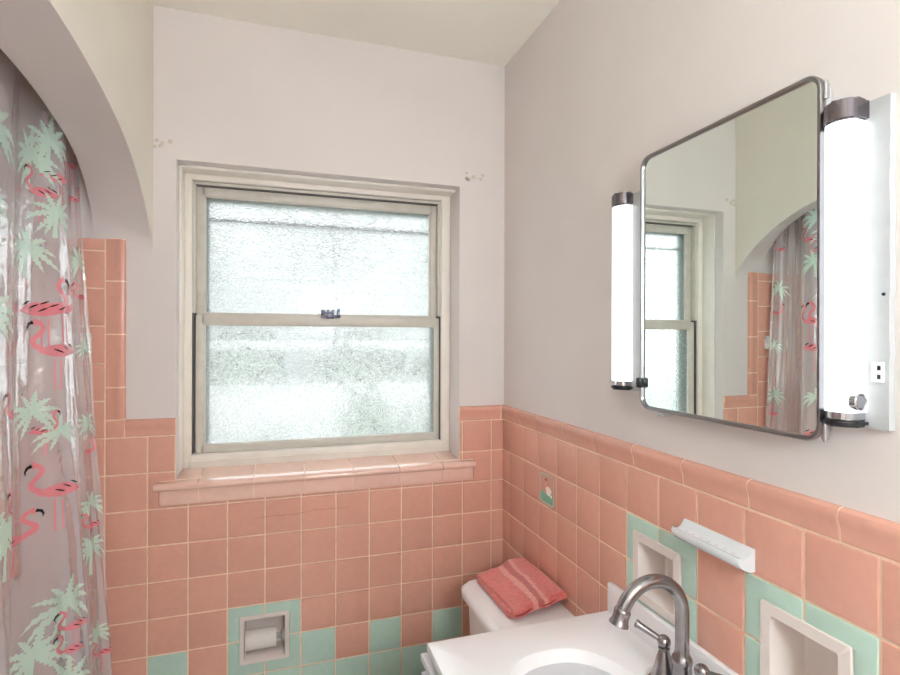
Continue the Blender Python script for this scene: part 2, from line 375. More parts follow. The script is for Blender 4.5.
# ------------------------------------------------------------------ glazed tile
GAP = 0.0040
def cut(rects, h):
    out = []
    for (a0, a1, b0, b1, fl) in rects:
        if h[0] >= a1 or h[1] <= a0 or h[2] >= b1 or h[3] <= b0: out.append((a0, a1, b0, b1, fl)); continue
        l, r, d, u = fl; y0, y1 = max(b0, h[2]), min(b1, h[3])
        if h[3] < b1: out.append((a0, a1, h[3], b1, (l, r, 0 if True else 1, u)))
        if h[2] > b0: out.append((a0, a1, b0, h[2], (l, r, d, 0)))
        if h[0] > a0: out.append((a0, h[0], y0, y1, (l, 1, d if y0 == b0 else 0, u if y1 == b1 else 0)))
        if h[1] < a1: out.append((h[1], a1, y0, y1, (1, r, d if y0 == b0 else 0, u if y1 == b1 else 0)))
    return out
class Tiles:
    def __init__(self, P): self.bm = bmesh.new(); self.P = P; self.t = self.bm.faces.layers.float.new('tint')
    def tile(self, a0, a1, b0, b1, fl=(1, 1, 1, 1), mat=0, tint=None):
        if a1 - a0 < 0.006 or b1 - b0 < 0.006: return
        tint = random.random() if tint is None else tint
        g = GAP / 2; rings = []
        for ins, d in ((g, -0.002), (g + 0.0003, -0.0052), (g + 0.0012, -0.0066), (g + 0.0028, -0.0071)):
            l, r, dn, u = [ins * f for f in fl]
            rings.append([self.bm.verts.new(self.P(a, b, d)) for a, b in ((a0 + l, b0 + dn), (a1 - r, b0 + dn), (a1 - r, b1 - u), (a0 + l, b1 - u))])
        for q, w in zip(rings, rings[1:]):
            for i in range(4):
                f = self.bm.faces.new((q[i], q[(i + 1) % 4], w[(i + 1) % 4], w[i])); f.material_index = mat; f[self.t] = tint
        f = self.bm.faces.new(rings[-1]); f.material_index = mat; f[self.t] = tint
    def bead(self, s0, s1, prof, Q, mat=0):
        """bullnose piece: profile (depth, across) swept from s0 to s1; Q(s, across, depth)"""
        if mat == 0: self.bead(s0, s1, [(d * 0.86, 0.026 + (c - 0.026) * 0.97) for d, c in prof], Q, 2)
        tint = random.random(); g = GAP / 2 * (mat == 0)
        A = [self.bm.verts.new(Q(s0 + g, c, -d)) for d, c in prof]; B = [self.bm.verts.new(Q(s1 - g, c, -d)) for d, c in prof]
        for i in range(len(prof) - 1):
            f = self.bm.faces.new((A[i], A[i + 1], B[i + 1], B[i])); f.material_index = mat; f[self.t] = tint
        for e in (A[::-1], B):
            f = self.bm.faces.new(e); f.material_index = mat; f[self.t] = tint
    def slab(self, a0, a1, b0, b1, mat, d=-0.0045):
        v = [self.bm.verts.new(self.P(a, b, d)) for a, b in ((a0, b0), (a1, b0), (a1, b1), (a0, b1))]
        f = self.bm.faces.new(v); f.material_index = mat; f[self.t] = 0.5
CAPP = [(0.0, 0.0016), (0.0045, 0.0018), (0.0068, 0.0032), (0.0075, 0.012), (0.0086, 0.021), (0.0112, 0.029), (0.0132, 0.036), (0.0135, 0.042), (0.0118, 0.0475), (0.0080, 0.0508), (0.0030, 0.052), (0.0, 0.052)]

tb = Tiles(PB); holes_b = [(WX0, WX1, 0.948, 3.0), (-1.1185, -0.1235, 0.948, 1.02), (TPX0 + 0.002, TPX1 - 0.002, TPZ0 + 0.002, TPZ1 - 0.002)]
for i in range(-8, 12):
    a0 = max(xc(i), XT) if i > -8 else XT; a1 = xc(i + 1) if i < 11 else 0.0
    if a1 <= XT: continue
    for k in range(-6, 11):
        b1 = zk(k); b0 = max(zk(k + 1), 0)
        if k < 0:
            if i >= 0: continue
            b1 = min(b1, 1.737)
            if b1 <= b0: continue
        mint = k >= 7 or (k == 6 and i % 2 == 1 and i >= 0) or (k in (5, 6) and i in (3, 4))
        if i < 0: mint = False
        tint = random.random()
        rects = [(a0, a1, b0, b1, (1, 1, 1, 1))]
        for h in holes_b: rects = [q for r in [cut([x], h) for x in rects] for q in r]
        for r in rects: tb.tile(*r, mat=1 if mint else 0, tint=tint)
# cap course and the upright bullnose beside the tub
def capx(xs):
    for s0, s1 in zip(xs, xs[1:]): tb.bead(s0, s1, CAPP, lambda s, c, d: (s, d, CAPB + c))
tb.tile(xc(0), -1.2112, CAPB, CAPT); capx([-1.2112, WX0 + 0.002]); capx([WX1 - 0.002, -0.015, 0.0])
zz = 1.737
ups = [CAPT + 0.001, 1.303, 1.458, 1.613, 1.737]
for s0, s1 in zip(ups, ups[1:]): tb.bead(s0, s1, CAPP, lambda s, c, d: (xc(0) + c, d, s))
# grout bed
for r in [q for r in [cut([x], (TPX0 + 0.01, TPX1 - 0.01, TPZ0 + 0.01, TPZ1 - 0.01)) for x in cut([(XT, 0, 0, CAPB + 0.04, (1,) * 4)], (WX0, WX1, 0.96, 3))] for q in r]: tb.slab(*r[:4], mat=2)
tb.slab(XT, xc(0) + 0.04, CAPB + 0.04, 1.733, 2)
# hairline crack across one course under the sill
cz = zk(2) - 0.05
pts = [(xc(3) + 0.08 + 0.29 * i / 24, cz + 0.006 * sin(i * 0.5) * 0.3 + 0.012 * (i / 24 - 0.5) + random.uniform(-.0008, .0008)) for i in range(25)]
for (a, b), (c, d) in zip(pts, pts[1:]):
    v = [tb.bm.verts.new((x, -0.0074, z)) for x, z in ((a, b - .0005), (c, d - .0005), (c, d + .0005), (a, b + .0005))]
    f = tb.bm.faces.new(v); f.material_index = 3; f[tb.t] = 0.5
wt = obj('wainscot_tile', tb.bm, [PINK, MINT, GROUT, CRACK], wall_back, smooth=True, angle=28)
wt['label'] = 'pink glazed wall tile with a mint checkered course'

tr_ = Tiles(PR); holes_r = [shrink(NF, 0.002), shrink(NN, 0.002)]
cols = [0.0] + [yc(i) for i in range(-3, 19)]
for q in range(len(cols) - 1):
    a1, a0 = cols[q], max(cols[q + 1], YF); i = q - 4
    if a1 <= YF: break
    for k in range(0, 11):
        b1 = zk(k); b0 = max(zk(k + 1), 0)
        mint = k >= 7 or (k == 6 and i % 2 == 1) or (k in (1, 2) and i in (3, 4, 6, 7))
        if i == -1 and k == 1: continue            # the picture tile goes here
        tint = random.random(); rects = [(a0, a1, b0, b1, (1, 1, 1, 1))]
        for h in holes_r: rects = [z for r in [cut([x], h) for x in rects] for z in r]
        for r in rects: tr_.tile(*r, mat=1 if mint else 0, tint=tint)
ys = [0.0, -0.095, -0.15] + [-0.2805 - 0.1567 * i for i in range(0, 14)]
for s1, s0 in zip(ys, ys[1:]):
    if s0 < YF: s0 = YF
    tr_.bead(s0, s1, CAPP, lambda s, c, d: (d, s, CAPB + c))
    if s0 == YF: break
rects = [(YF, 0, 0, CAPB + 0.04, (1,) * 4)]
for h in (shrink(NF, 0.01), shrink(NN, 0.01)): rects = [z for r in [cut([x], h) for x in rects] for z in r]
for r in rects: tr_.slab(*r[:4], mat=2)
wt2 = obj('wainscot_tile', tr_.bm, [PINK, MINT, GROUT], wall_right, smooth=True, angle=28)
wt2['label'] = 'pink glazed wall tile with mint squares round the niches'

# alcove tile (plain pink) on the tub's far and end walls
for P, a0, a1, par in ((lambda a, b, d: (XT - d, a, b), YE, 0.0, 'wall_alcove'), (lambda a, b, d: (a, YE - d, b), XT, XA, 'wall_tub_end')):
    t = Tiles(P); n = int((a1 - a0) / T) + 1
    for i in range(n):
        for k in range(-6, 11):
            b1 = min(zk(k), 1.737); b0 = max(zk(k + 1), 0)
            if b1 > b0: t.tile(max(a1 - (i + 1) * T, a0), a1 - i * T, b0, b1)
    t.slab(a0, a1, 0, 1.733, 1)
    obj('wainscot_tile', t.bm, [PINK, GROUT], bpy.data.objects[par], smooth=True, angle=28)

# painted picture tile: a white water bird on mint water
y0, y1, z0, z1 = yc(0), yc(-1), zk(2), zk(1)
t = Tiles(PR); t.tile(y0, y1, z0, z1, mat=0, tint=0.55)
D = -0.0074
def flat(poly, mat, d=D):
    v = [t.bm.verts.new(PR(a, b, d)) for a, b in poly]; f = t.bm.faces.new(v); f.material_index = mat; f[t.t] = 0.5
def ring(o_, i_, mat):
    A = [t.bm.verts.new(PR(a, b, D)) for a, b in o_]; B = [t.bm.verts.new(PR(a, b, D)) for a, b in i_]
    for q in range(len(A)):
        f = t.bm.faces.new((A[q], A[(q + 1) % len(A)], B[(q + 1) % len(A)], B[q])); f.material_index = mat; f[t.t] = 0.5
cy, cz = (y0 + y1) / 2, (z0 + z1) / 2
ring(rrect(cy, cz, 0.090, 0.092, 0.016), rrect(cy, cz, 0.080, 0.082, 0.012), 1)
def sp(y, z): return (cy - y * 0.01, cz + z * 0.01)      # local centimetres; +y runs to the viewer's right
wat = [sp(-3.9, -1.2), sp(-2.5, -1.0), sp(-1.0, -1.5), sp(0.6, -1.3), sp(2.0, -1.7), sp(3.2, -1.5), sp(3.9, -1.9), sp(3.7, -3.6), sp(3.0, -4.0), sp(-3.0, -4.0), sp(-3.7, -3.6)]
flat(wat, 2)
flat([sp(1.0 + 1.9 * cos(a * .5236) * (1.15 if a < 6 else .9) * .9, -0.3 + 1.35 * sin(a * .5236)) for a in range(12)], 3, D - 0.0003)
flat([sp(2.6 + .7 * cos(a * .785), -1.5 + .5 * sin(a * .785)) for a in range(8)], 3, D - 0.0003)
nk = [(-0.1, .7), (-0.7, 1.1), (-0.9, 1.6), (-0.4, 2.0), (0.1, 2.4), (0.0, 2.8)]
for (a, b), (c, d) in zip(nk, nk[1:]): flat([sp(a - .18, b), sp(a + .18, b), sp(c + .18, d), sp(c - .18, d)], 4, D - 0.0004)
flat([sp(-0.2 + .62 * cos(a * .628), 2.9 + .5 * sin(a * .628)) for a in range(10)], 5, D - 0.0005)
flat([sp(-0.7, 3.1), sp(-1.5, 2.7), sp(-0.7, 2.7)], 5, D - 0.0005)
for q in range(9):
    a, b = random.uniform(-3.2, 2.6), random.uniform(-3.6, -2.0); flat([sp(a, b), sp(a + .9, b - .15), sp(a + .9, b + .05), sp(a, b + .18)], 6, D - 0.0003)
pt = obj('picture_tile', t.bm, [PINK, plain('tile_border_grey', rgb(168, 186, 174), .3), plain('tile_water', rgb(132, 186, 160), .25), plain('bird_white', rgb(240, 232, 226), .3),
        plain('bird_neck', rgb(214, 176, 150), .3), plain('bird_head', rgb(120, 62, 52), .3), plain('ripple', rgb(104, 150, 132), .3)], wall_right, smooth=False, recalc=False)
pt['label'] = 'tile painted with a white bird on mint water'

# ------------------------------------------------------------------ window sill of tile
bm = bmesh.new(); tl = bm.faces.layers.float.new('tint')
SX0, SX1 = -1.132, -0.1185
nose = [(0.10, 1.0285), (0.03, 1.0215), (-0.018, 1.0155), (-0.028, 1.0130), (-0.033, 1.0075), (-0.0335, 1.001), (-0.029, 0.9945), (-0.020, 0.992), (0.0, 0.9918)]
js = [SX0, -1.0115, -0.8545, -0.7005, -0.5465, -0.3935, -0.2410, SX1]
for a, b in zip(js, js[1:]):
    tint = random.random()
    A, B = [], []
    for (y, z) in nose:
        lo = a if y < 0.0001 else max(a, WX0); hi = b if y < 0.0001 else min(b, WX1)
        A.append(bm.verts.new((lo + 0.001, y, z))); B.append(bm.verts.new((hi - 0.001, y, z)))
    for i in range(len(nose) - 1):
        f = bm.faces.new((A[i], A[i + 1], B[i + 1], B[i])); f[tl] = tint
    for e in (A[::-1], B): f = bm.faces.new(e); f[tl] = tint
    # apron piece below the nose
    a2, b2 = max(a, -1.1165), min(b, -0.1255)
    pr = [(-0.004, 0.9918), (-0.019, 0.9918), (-0.0195, 0.955), (-0.017, 0.9495), (-0.012, 0.948), (-0.004, 0.948)]
    A = [bm.verts.new((a2 + 0.001, y, z)) for y, z in pr]; B = [bm.verts.new((b2 - 0.001, y, z)) for y, z in pr]
    for i in range(len(pr) - 1): f = bm.faces.new((A[i], A[i + 1], B[i + 1], B[i])); f[tl] = tint
    for e in (A[::-1], B): f = bm.faces.new(e); f[tl] = tint
b3 = bmesh.new(); box(b3, SX0 + 0.004, SX1 - 0.004, -0.026, 0.0, 0.994, 1.0085); box(b3, WX0, WX1, 0, 0.1, 0.986, 1.0185); box(b3, -1.115, -0.127, -0.017, 0.0, 0.949, 0.993)
merge(bm, b3, 1)
window = bpy.data.objects.new('window_1', None); COL.objects.link(window); window.location = (-0.625, 0.11, 1.03); ROOTLOC['window_1'] = (-0.625, 0.11, 1.03); struct(window)
sill = obj('sill', bm, [tile_material('sill_tile_glare_tint', rgb(236, 194, 178), 0.10, 1.0), GROUT], window, angle=45); sill['label'] = 'glossy pink tiled sill with rounded nose'  # tile base lightened to paint in the window's reflection

# ------------------------------------------------------------------ window
WF = bmesh.new()   # fixed painted frame behind the reveal
box(WF, WX0, -1.050, 0.11, 0.17, 1.02, WZ1, 0.002); box(WF, -0.2055, WX1, 0.11, 0.17, 1.02, WZ1, 0.002)
box(WF, WX0, WX1, 0.111, 0.17, 1.962, WZ1, 0.002); box(WF, WX0, WX1, 0.045, 0.112, 1.979, WZ1, 0.002); box(WF, WX0, -1.071, 0.045, 0.112, 1.03, WZ1, 0.002)
box(WF, -1.052, -0.2035, 0.098, 0.17, 1.024, 1.070, 0.003); box(WF, -1.052, -0.2035, 0.093, 0.10, 1.046, 1.052, 0.001)
fr = obj('window_frame', WF, WOODW, window); fr['label'] = 'cream painted wooden frame'
tk = bmesh.new()
for x0, x1 in ((-1.050, -1.041), (-0.2145, -0.2055)): box(tk, x0, x1, 0.150, 0.17, 1.07, 1.962)
for x0, x1 in ((-1.050, -1.0455), (-0.210, -0.2055)): box(tk, x0, x1, 0.121, 0.150, 1.07, 1.53)
box(tk, -1.05, -0.2055, 0.128, 0.17, 1.948, 1.962)
trk = obj('track_gap_shade', tk, ALUD, window); trk['label'] = 'dark strips painted as the shaded gap of the metal sash track'
tk = bmesh.new()
for x0, x1 in ((-1.0500, -1.0400), (-0.2160, -0.2055)): box(tk, x0, x1, 0.122, 0.149, 1.53, 1.95, 0.0015)
box(tk, -1.05, -0.2055, 0.124, 0.128, 1.951, 1.960, 0.001)
obj('jamb_liner', tk, ALU, window)
def sash(name, x0, x1, z0, z1, y0, y1, l, r, b, t_):
    bm = bmesh.new()
    for q in ((x0, x0 + l, z0, z1), (x1 - r, x1, z0, z1)): box(bm, q[0], q[1], y0, y1, q[2], q[3], 0.002)
    box(bm, x0 + l * .7, x1 - r * .7, y0, y1 - .0005, z0, z0 + b, 0.002); box(bm, x0 + l * .7, x1 - r * .7, y0, y1 - .0005, z1 - t_, z1, 0.002)
    # inner glazing bead
    for q in ((x0 + l - .001, x0 + l + .004, z0 + b, z1 - t_), (x1 - r - .004, x1 - r + .001, z0 + b, z1 - t_)): box(bm, q[0], q[1], y0 + .004, y1 - .003, q[2], q[3], 0.001)
    for q in ((z0 + b - .001, z0 + b + .003), (z1 - t_ - .003, z1 - t_ + .001)): box(bm, x0 + l, x1 - r, y0 + .004, y1 - .003, q[0], q[1], 0.001)
    s = obj(name, bm, ALU, window)
    g = obj('glass_pane', mk((x0 + l - .004, x1 - r + .004, y0 + .009, y0 + .012, z0 + b - .004, z1 - t_ + .004)), OBSC, s, smooth=False)
    g['label'] = 'hammered obscure glass'
    return s
us = sash('upper_sash', -1.0405, -0.2160, 1.500, 1.950, 0.145, 0.163, 0.024, 0.022, 0.030, 0.031); us['label'] = 'upper metal sash'
ls = sash('lower_sash', -1.0400, -0.2105, 1.0705, 1.523, 0.124, 0.142, 0.025, 0.0125, 0.024, 0.031); ls['label'] = 'lower metal sash with the meeting rail'
bm = bmesh.new()
for s in (-1, 1): box(bm, -0.610 + s * .008 - .004, -0.610 + s * .008 + .004, 0.108, 0.126, 1.516, 1.548, 0.002)
box(bm, -0.642, -0.575, 0.112, 0.127, 1.519, 1.530, 0.003); box(bm, -0.640, -0.600, 0.105, 0.118, 1.532, 1.541, 0.003); box(bm, -0.642, -0.628, 0.106, 0.116, 1.528, 1.548, 0.003)
box(bm, -0.588, -0.577, 0.108, 0.124, 1.522, 1.550, 0.002)
la = obj('sash_lock', bm, plain('dark_zinc', rgb(112, 112, 128), 0.3, metal=0.8, var=0.15, nscale=80), window); la['label'] = 'dark metal sash lock'
# storm window bars just outside
st = bmesh.new(); box(st, -1.06, -0.20, 0.185, 0.197, 1.8465, 1.8565, 0.001); obj('storm_rail', st, ALUD, window)['label'] = 'thin dark rail of the outer storm window'
ALUG = plain('storm_frame_grey', rgb(150, 158, 152), 0.5)
st = bmesh.new()
box(st, WX0, WX1, 0.182, 0.2, 1.912, WZ1 - .001, 0.001)
for x0, x1 in ((-1.077, -1.006), (-0.228, -0.1725)): box(st, x0, x1, 0.182, 0.2, 0.99, WZ1 - .001, 0.001)
obj('storm_frame', st, ALUG, window)['label'] = 'grey outer storm frame'

# ------------------------------------------------------------------ arch-side tub and its fittings
tub = thing('bathtub', 'white built-in bathtub in the arched alcove behind the curtain', 'bathtub', (-1.71, -0.78, 0))
bm = bmesh.new()
def rr3(inset, z, r): return [Vector((x, y, z)) for x, y in rrect(-1.702, -0.7785, 0.63 - 2 * inset, 1.516 - 2 * inset, r, 6)]
loops = [rr3(0.0, 0.0, .004), rr3(0.0, 0.36, .004), rr3(0.006, 0.372, .008), rr3(0.07, 0.376, .08), rr3(0.085, 0.366, .09), rr3(0.11, 0.2, .10), rr3(0.14, 0.08, .12), rr3(0.2, 0.06, .10)]
L = [[bm.verts.new(v) for v in l] for l in loops]
for a, b in zip(L, L[1:]):
    for i in range(len(a)): bm.faces.new((a[i], a[(i + 1) % len(a)], b[(i + 1) % len(b)], b[i]))
bm.faces.new(L[-1])
obj('basin', bm, PORC, tub)
dish2 = bmesh.new()
prism(dish2, [(-0.0075, 1.402), (-0.028, 1.408), (-0.034, 1.420), (-0.034, 1.434), (-0.028, 1.430), (-0.017, 1.424), (-0.0125, 1.462), (-0.0075, 1.462)], lambda a, b, t: (-1.418 + 0.125 * t, a, b))
bmesh.ops.bevel(dish2, geom=dish2.edges[:], offset=0.003, segments=2, affect='EDGES')
tag(obj('soap_dish', dish2, PORC, origin=(-1.355, 0, 1.41)), 'small white ceramic soap dish on the tub wall seen in the mirror', 'soap dish')
rod = bmesh.new(); tube(rod, [(-1.331, -0.002, 2.075), (-1.331, YE + 0.002, 2.075)], 0.0125, 16)
for y in (-0.004, YE + 0.004): lathe(rod, [(0.0, -0.004), (0.03, -0.004), (0.028, 0.004), (0.016, 0.012 if y > -1 else 0.012), (0.0, 0.012)], (-1.331, y, 2.075), 'y', 20)
tag(obj('curtain_rod', rod, CHROME, origin=(-1.331, -0.775, 2.075)), 'chrome rod the clear shower curtain hangs from', 'curtain rod')

# ------------------------------------------------------------------ shower curtain
TOPP = [(-1.324, -0.035), (-1.333, -0.085), (-1.338, -0.135), (-1.307, -0.185), (-1.350, -0.29), (-1.332, -0.40), (-1.350, -0.52), (-1.310, -0.63), (-1.35, -0.75), (-1.31, -0.87), (-1.35, -0.99), (-1.31, -1.11), (-1.35, -1.23), (-1.31, -1.35), (-1.34, -1.46)]
BOTP = [(-1.2335, -0.040), (-1.285, -0.105), (-1.320, -0.165), (-1.232, -0.235), (-1.366, -0.345), (-1.300, -0.50), (-1.355, -0.60), (-1.24, -0.73), (-1.35, -0.83), (-1.25, -0.95), (-1.35, -1.06), (-1.25, -1.17), (-1.35, -1.28), (-1.25, -1.38), (-1.33, -1.47)]
ZT, ZB = 2.085, 0.16
def ease(z):
    w = (1.98 - z) / 1.5
    return min(max(w, -0.06), 1.15)
def S(u, z):
    w = ease(z); a = cat(TOPP, u); b = cat(BOTP, u)
    x = a[0] + (b[0] - a[0]) * w; y = a[1] + (b[1] - a[1]) * w
    rip = 0.0035 * sin(9.0 * u + 2.0 * z) * (0.4 + w) + 0.0025 * sin(21 * u + 5.0 * sin(3 * z)) * min(w + .2, 1) + 0.002 * sin(14 * z + 6 * u)
    return Vector((x + rip * 0.85, y - rip * 0.5, z))
NU = len(TOPP) - 1
def frame_at(u, z):
    e = 0.01; du = (S(u + e, z) - S(u - e, z)) / (2 * e); dz = (S(u, z + e) - S(u, z - e)) / (2 * e)
    n = du.cross(dz).normalized()
    return du.length, n
bm = bmesh.new(); nu, nz = NU * 22, 110
G = [[bm.verts.new(S(NU * i / nu, ZT + (ZB - ZT) * j / nz)) for j in range(nz + 1)] for i in range(nu + 1)]
for i in range(nu):
    for j in range(nz): bm.faces.new((G[i][j], G[i][j + 1], G[i + 1][j + 1], G[i + 1][j]))
# welded hem strip along the top and the edge nearest the window wall
bmesh.ops.recalc_face_normals(bm, faces=bm.faces)
SGN = 1.0
if frame_at(0.5, 1.0)[1].x < 0: SGN = -1.0
def onto(u0, z0, h, v, lift):
    """cloth-local metres (h to the viewer's right, v up) -> 3D on the curtain"""
    ln, _ = frame_at(u0, z0); u = u0 - h / max(ln, 0.08); u = min(max(u, 0.02), NU - 0.02)
    ln, n = frame_at(u, z0 + v)
    return S(u, z0 + v) + n * SGN * lift
def strip(u0, z0, spine, width, mat, lift=0.0009, m=2):
    """ribbon along spine [(h, v)] with half width function"""
    rows = []; N = len(spine)
    for i, (h, v) in enumerate(spine):
        a = spine[max(i - 1, 0)]; b = spine[min(i + 1, N - 1)]
        tx, ty = b[0] - a[0], b[1] - a[1]; l = sqrt(tx * tx + ty * ty) or 1; nx, ny = -ty / l, tx / l
        w = width(i / (N - 1)); rows.append([bm.verts.new(onto(u0, z0, h + nx * w * s / m, v + ny * w * s / m, lift)) for s in range(-m, m + 1)])
    for a, b in zip(rows, rows[1:]):
        for k in range(2 * m):
            f = bm.faces.new((a[k], a[k + 1], b[k + 1], b[k])); f.material_index = mat
rng = random.Random(3)
def palm(u0, z0, s, trunk=1.0, lean=0.1):
    for a in (-8, 24, 52, 82, 112, 146, 178, 208, 328, 238):
        a = radians(a + rng.uniform(-7, 7)); ln = s * rng.uniform(0.86, 1.05) * (0.72 if sin(a) < -0.4 else 1.0)
        sp_ = []
        for i in range(14):
            q = i / 13; h = cos(a) * ln * q; v = sin(a) * ln * q - 0.34 * ln * q * q * (0.5 + abs(cos(a))); sp_.append((h, v))
        saw = lambda t, W=s * 0.115: max(0.0006, W * (sin(pi * min(t ** 0.75, 1)) ** 0.8) * (1.0 if int(t * 13) % 2 else 0.48))
        strip(u0, z0, sp_, saw, 1, 0.0009 + 0.00008 * rng.random())
    if trunk > 0:
        strip(u0, z0, [(lean * trunk * s * sin(q / 11 * 1.6) * -0.9, -trunk * s * q / 11) for q in range(12)], lambda t: s * (0.045 + 0.03 * t), 1, 0.0007)
def flamingo(u0, z0, s, d=1, legs=True):
    strip(u0, z0, [(d * s * (-0.62 + 1.05 * i / 12), s * (0.02 - 0.10 * (i / 12 - .55) ** 2 * 2)) for i in range(13)], lambda t: max(.0006, s * 0.19 * sin(pi * t) ** 0.8 * (0.6 + .5 * t)), 2)
    nk = [(0.36, 0.05), (0.52, 0.16), (0.55, 0.30), (0.42, 0.44), (0.34, 0.58), (0.42, 0.72), (0.55, 0.74)]
    strip(u0, z0, [(d * s * a, s * b) for a, b in (cat(nk, q * 6 / 17) for q in range(18))], lambda t: s * (0.07 - 0.025 * t + (0.05 if t > .93 else 0)), 2, 0.0011)
    strip(u0, z0, [(d * s * a, s * b) for a, b in ((0.56, 0.74), (0.66, 0.70), (0.70, 0.60), (0.68, 0.52))], lambda t: s * 0.045 * (1.1 - t), 3, 0.0013)
    for q in range(3):
        strip(u0, z0, [(d * s * (-0.50 + .2 * q + 0.22 * i / 4), s * (0.10 - .07 * q + 0.10 * i / 4)) for i in range(5)], lambda t: s * 0.016 * (0.3 + sin(pi * t)), 3, 0.0013)
    if legs:
        for k in (0.0, 0.14): strip(u0, z0, [(d * s * (-0.02 + k), -s * (0.2 + 0.08 * i)) for i in range(11)], lambda t: s * 0.018, 2)
PALMLIST = [(3.30, 0.800, .085, 1.35), (3.66, 0.700, .085, .9), (3.30, 0.605, .088, 1.2), (3.70, 1.27, .07, 0), (3.34, 1.22, .06, 0), (3.42, 1.93, .085, .9), (3.80, 1.88, .09, .9), (3.32, 1.755, .075, .8), (3.85, 1.66, .08, .9),
    (0.55, 1.66, .06, 0), (0.45, 0.985, .055, 0), (0.55, 0.87, .06, 1.3), (0.5, 1.21, .05, 0), (0.45, 0.62, .05, .6), (0.4, 1.42, .04, 0), (5.4, 1.5, .09, 1.0), (5.5, 1.88, .10, .8), (5.9, 1.7, .1, 0), (5.45, 1.05, .09, 1.0)]
for a in PALMLIST: palm(*a)
FLAM = [(3.56, 1.515, .105, 1), (3.27, 1.52, .085, 1), (3.34, 1.415, .095, -1), (3.36, 1.075, .095, -1), (3.16, 0.735, .06, -1), (3.24, 0.68, .06, -1), (3.56, 1.225, .06, 1),
        (3.24, 1.845, .07, 1), (3.58, 1.80, .075, -1), (0.6, 1.92, .05, 1), (0.55, 1.83, .05, 1), (0.45, 1.56, .05, -1), (0.4, 1.13, .05, 1), (0.45, 0.925, .05, -1), (0.3, 0.56, .05, -1), (3.99, 0.98, .08, 1)]
for a in FLAM: flamingo(*a)
for q in range(46):
    u = 4.5 + 9.3 * rng.random(); z = 0.3 + 1.65 * ((q * 0.618) % 1.0)
    if q % 2: palm(u, z, rng.uniform(.055, .075), rng.choice((0, 1.2)))
    else: flamingo(u, z, rng.uniform(.06, .08), rng.choice((-1, 1)))
tag(obj('shower_curtain', bm, [VINYL, INKG, INKP, INKB], recalc=False, angle=180, origin=(-1.3, -0.7, ZB)),
    'clear vinyl shower curtain printed with mint palms and pink flamingos under the arch', 'shower curtain')

# ------------------------------------------------------------------ toilet paper holder
tp = thing('toilet_paper_holder', 'recessed white ceramic paper holder in mint tile below the window', 'toilet paper holder', (-0.8215, 0, 0.428))
def niche(parent, a0, a1, b0, b1, rim, depth, P, mat):
    bm = bmesh.new()
    L = []
    for ins, d in ((0, -0.004), (0.0004, -0.0088), (0.0018, -0.0102), (rim - .0008, -0.0098), (rim, -0.0088), (rim + .002, depth * .6), (rim + .006, depth - .003), (rim + .010, depth)):
        L.append([bm.verts.new(P(a, b, d)) for a, b in rrect((a0 + a1) / 2, (b0 + b1) / 2, a1 - a0 - 2 * ins, b1 - b0 - 2 * ins, 0.004, 3)])
    for a, b in zip(L, L[1:]):
        for i in range(len(a)): bm.faces.new((a[i], a[(i + 1) % len(a)], b[(i + 1) % len(b)], b[i]))
    bm.faces.new(L[-1])
    return bm
obj('holder_body', niche(tp, TPX0, TPX1, TPZ0, TPZ1, 0.0135, 0.062, PB, NICHEP), NICHEP, tp)
bm = bmesh.new(); tube(bm, [(-0.884, 0.014, 0.493), (-0.760, 0.014, 0.493)], 0.009, 16); lathe(bm, [(0, 0), (.02, 0), (.019, .008), (.011, .014), (.011, .018)], (-0.760, 0.014, 0.493), n=20, M=dirM((-1, 0, 0)))
lathe(bm, [(0, 0), (.02, 0), (.019, .004), (.011, .006)], (-0.8845, 0.014, 0.493), n=20, M=dirM((1, 0, 0)))
obj('spindle', bm, plain('grey_spindle', rgb(170, 164, 162), .4), tp)['label'] = 'grey spindle'
bm = bmesh.new(); R0 = 0.0285
lathe(bm, [(0.0105, 0.0), (R0 - .001, 0.0), (R0, 0.001), (R0, 0.092), (R0 - .001, 0.093), (0.0105, 0.093), (0.0105, 0.0)], (-0.8795, 0.014, 0.490), 'x', 32, M=dirM((1, 0, 0)))
tag(obj('toilet_paper_roll', bm, ROLLP, origin=(-0.833, 0.014, 0.463)), 'nearly used white paper roll in the recessed holder', 'toilet paper')

# ------------------------------------------------------------------ niches and soap shelf over the vanity
for lab, r in (('recessed white ceramic niche behind the faucet spout, farther from camera', NF), ('recessed white ceramic niche right of the faucet, nearest the camera', NN)):
    bm = niche(None, r[0], r[1], r[2], r[3], 0.0205, 0.062, PR, NICHEP)
    o = obj('wall_niche', bm, NICHEP, origin=(0, (r[0] + r[1]) / 2, r[2])); tag(o, lab, 'niche', 'ceramic niches over the vanity')
sd = thing('soap_shelf', 'small white ceramic ridged tray on pink tile between the two niches', 'soap dish', (-0.006, -0.995, 1.05))
bm = bmesh.new()
SP = [(-0.0065, 1.052), (-0.020, 1.053), (-0.034, 1.060), (-0.0405, 1.068), (-0.0415, 1.0745), (-0.039, 1.0785), (-0.0355, 1.0785), (-0.032, 1.0755), (-0.027, 1.0745), (-0.022, 1.0765), (-0.017, 1.0805), (-0.012, 1.0875), (-0.0095, 1.0905), (-0.0065, 1.0905)]
Ys = [-0.9135, -0.9165, -0.922, -1.066, -1.0735, -1.0775]; Sc = [0.98, 1.08, 1.14, 1.14, 1.12, 1.06]
rows = []
for y, s in zip(Ys, Sc): rows.append([bm.verts.new((-0.0065 + (x + 0.0065) * s, y, 1.0715 + (z - 1.0715) * (0.9 + 0.1 * s))) for x, z in SP])
for a, b in zip(rows, rows[1:]):
    for i in range(len(SP)): bm.faces.new((a[i], a[(i + 1) % len(SP)], b[(i + 1) % len(SP)], b[i]))
bm.faces.new(rows[0][::-1]); bm.faces.new(rows[-1])
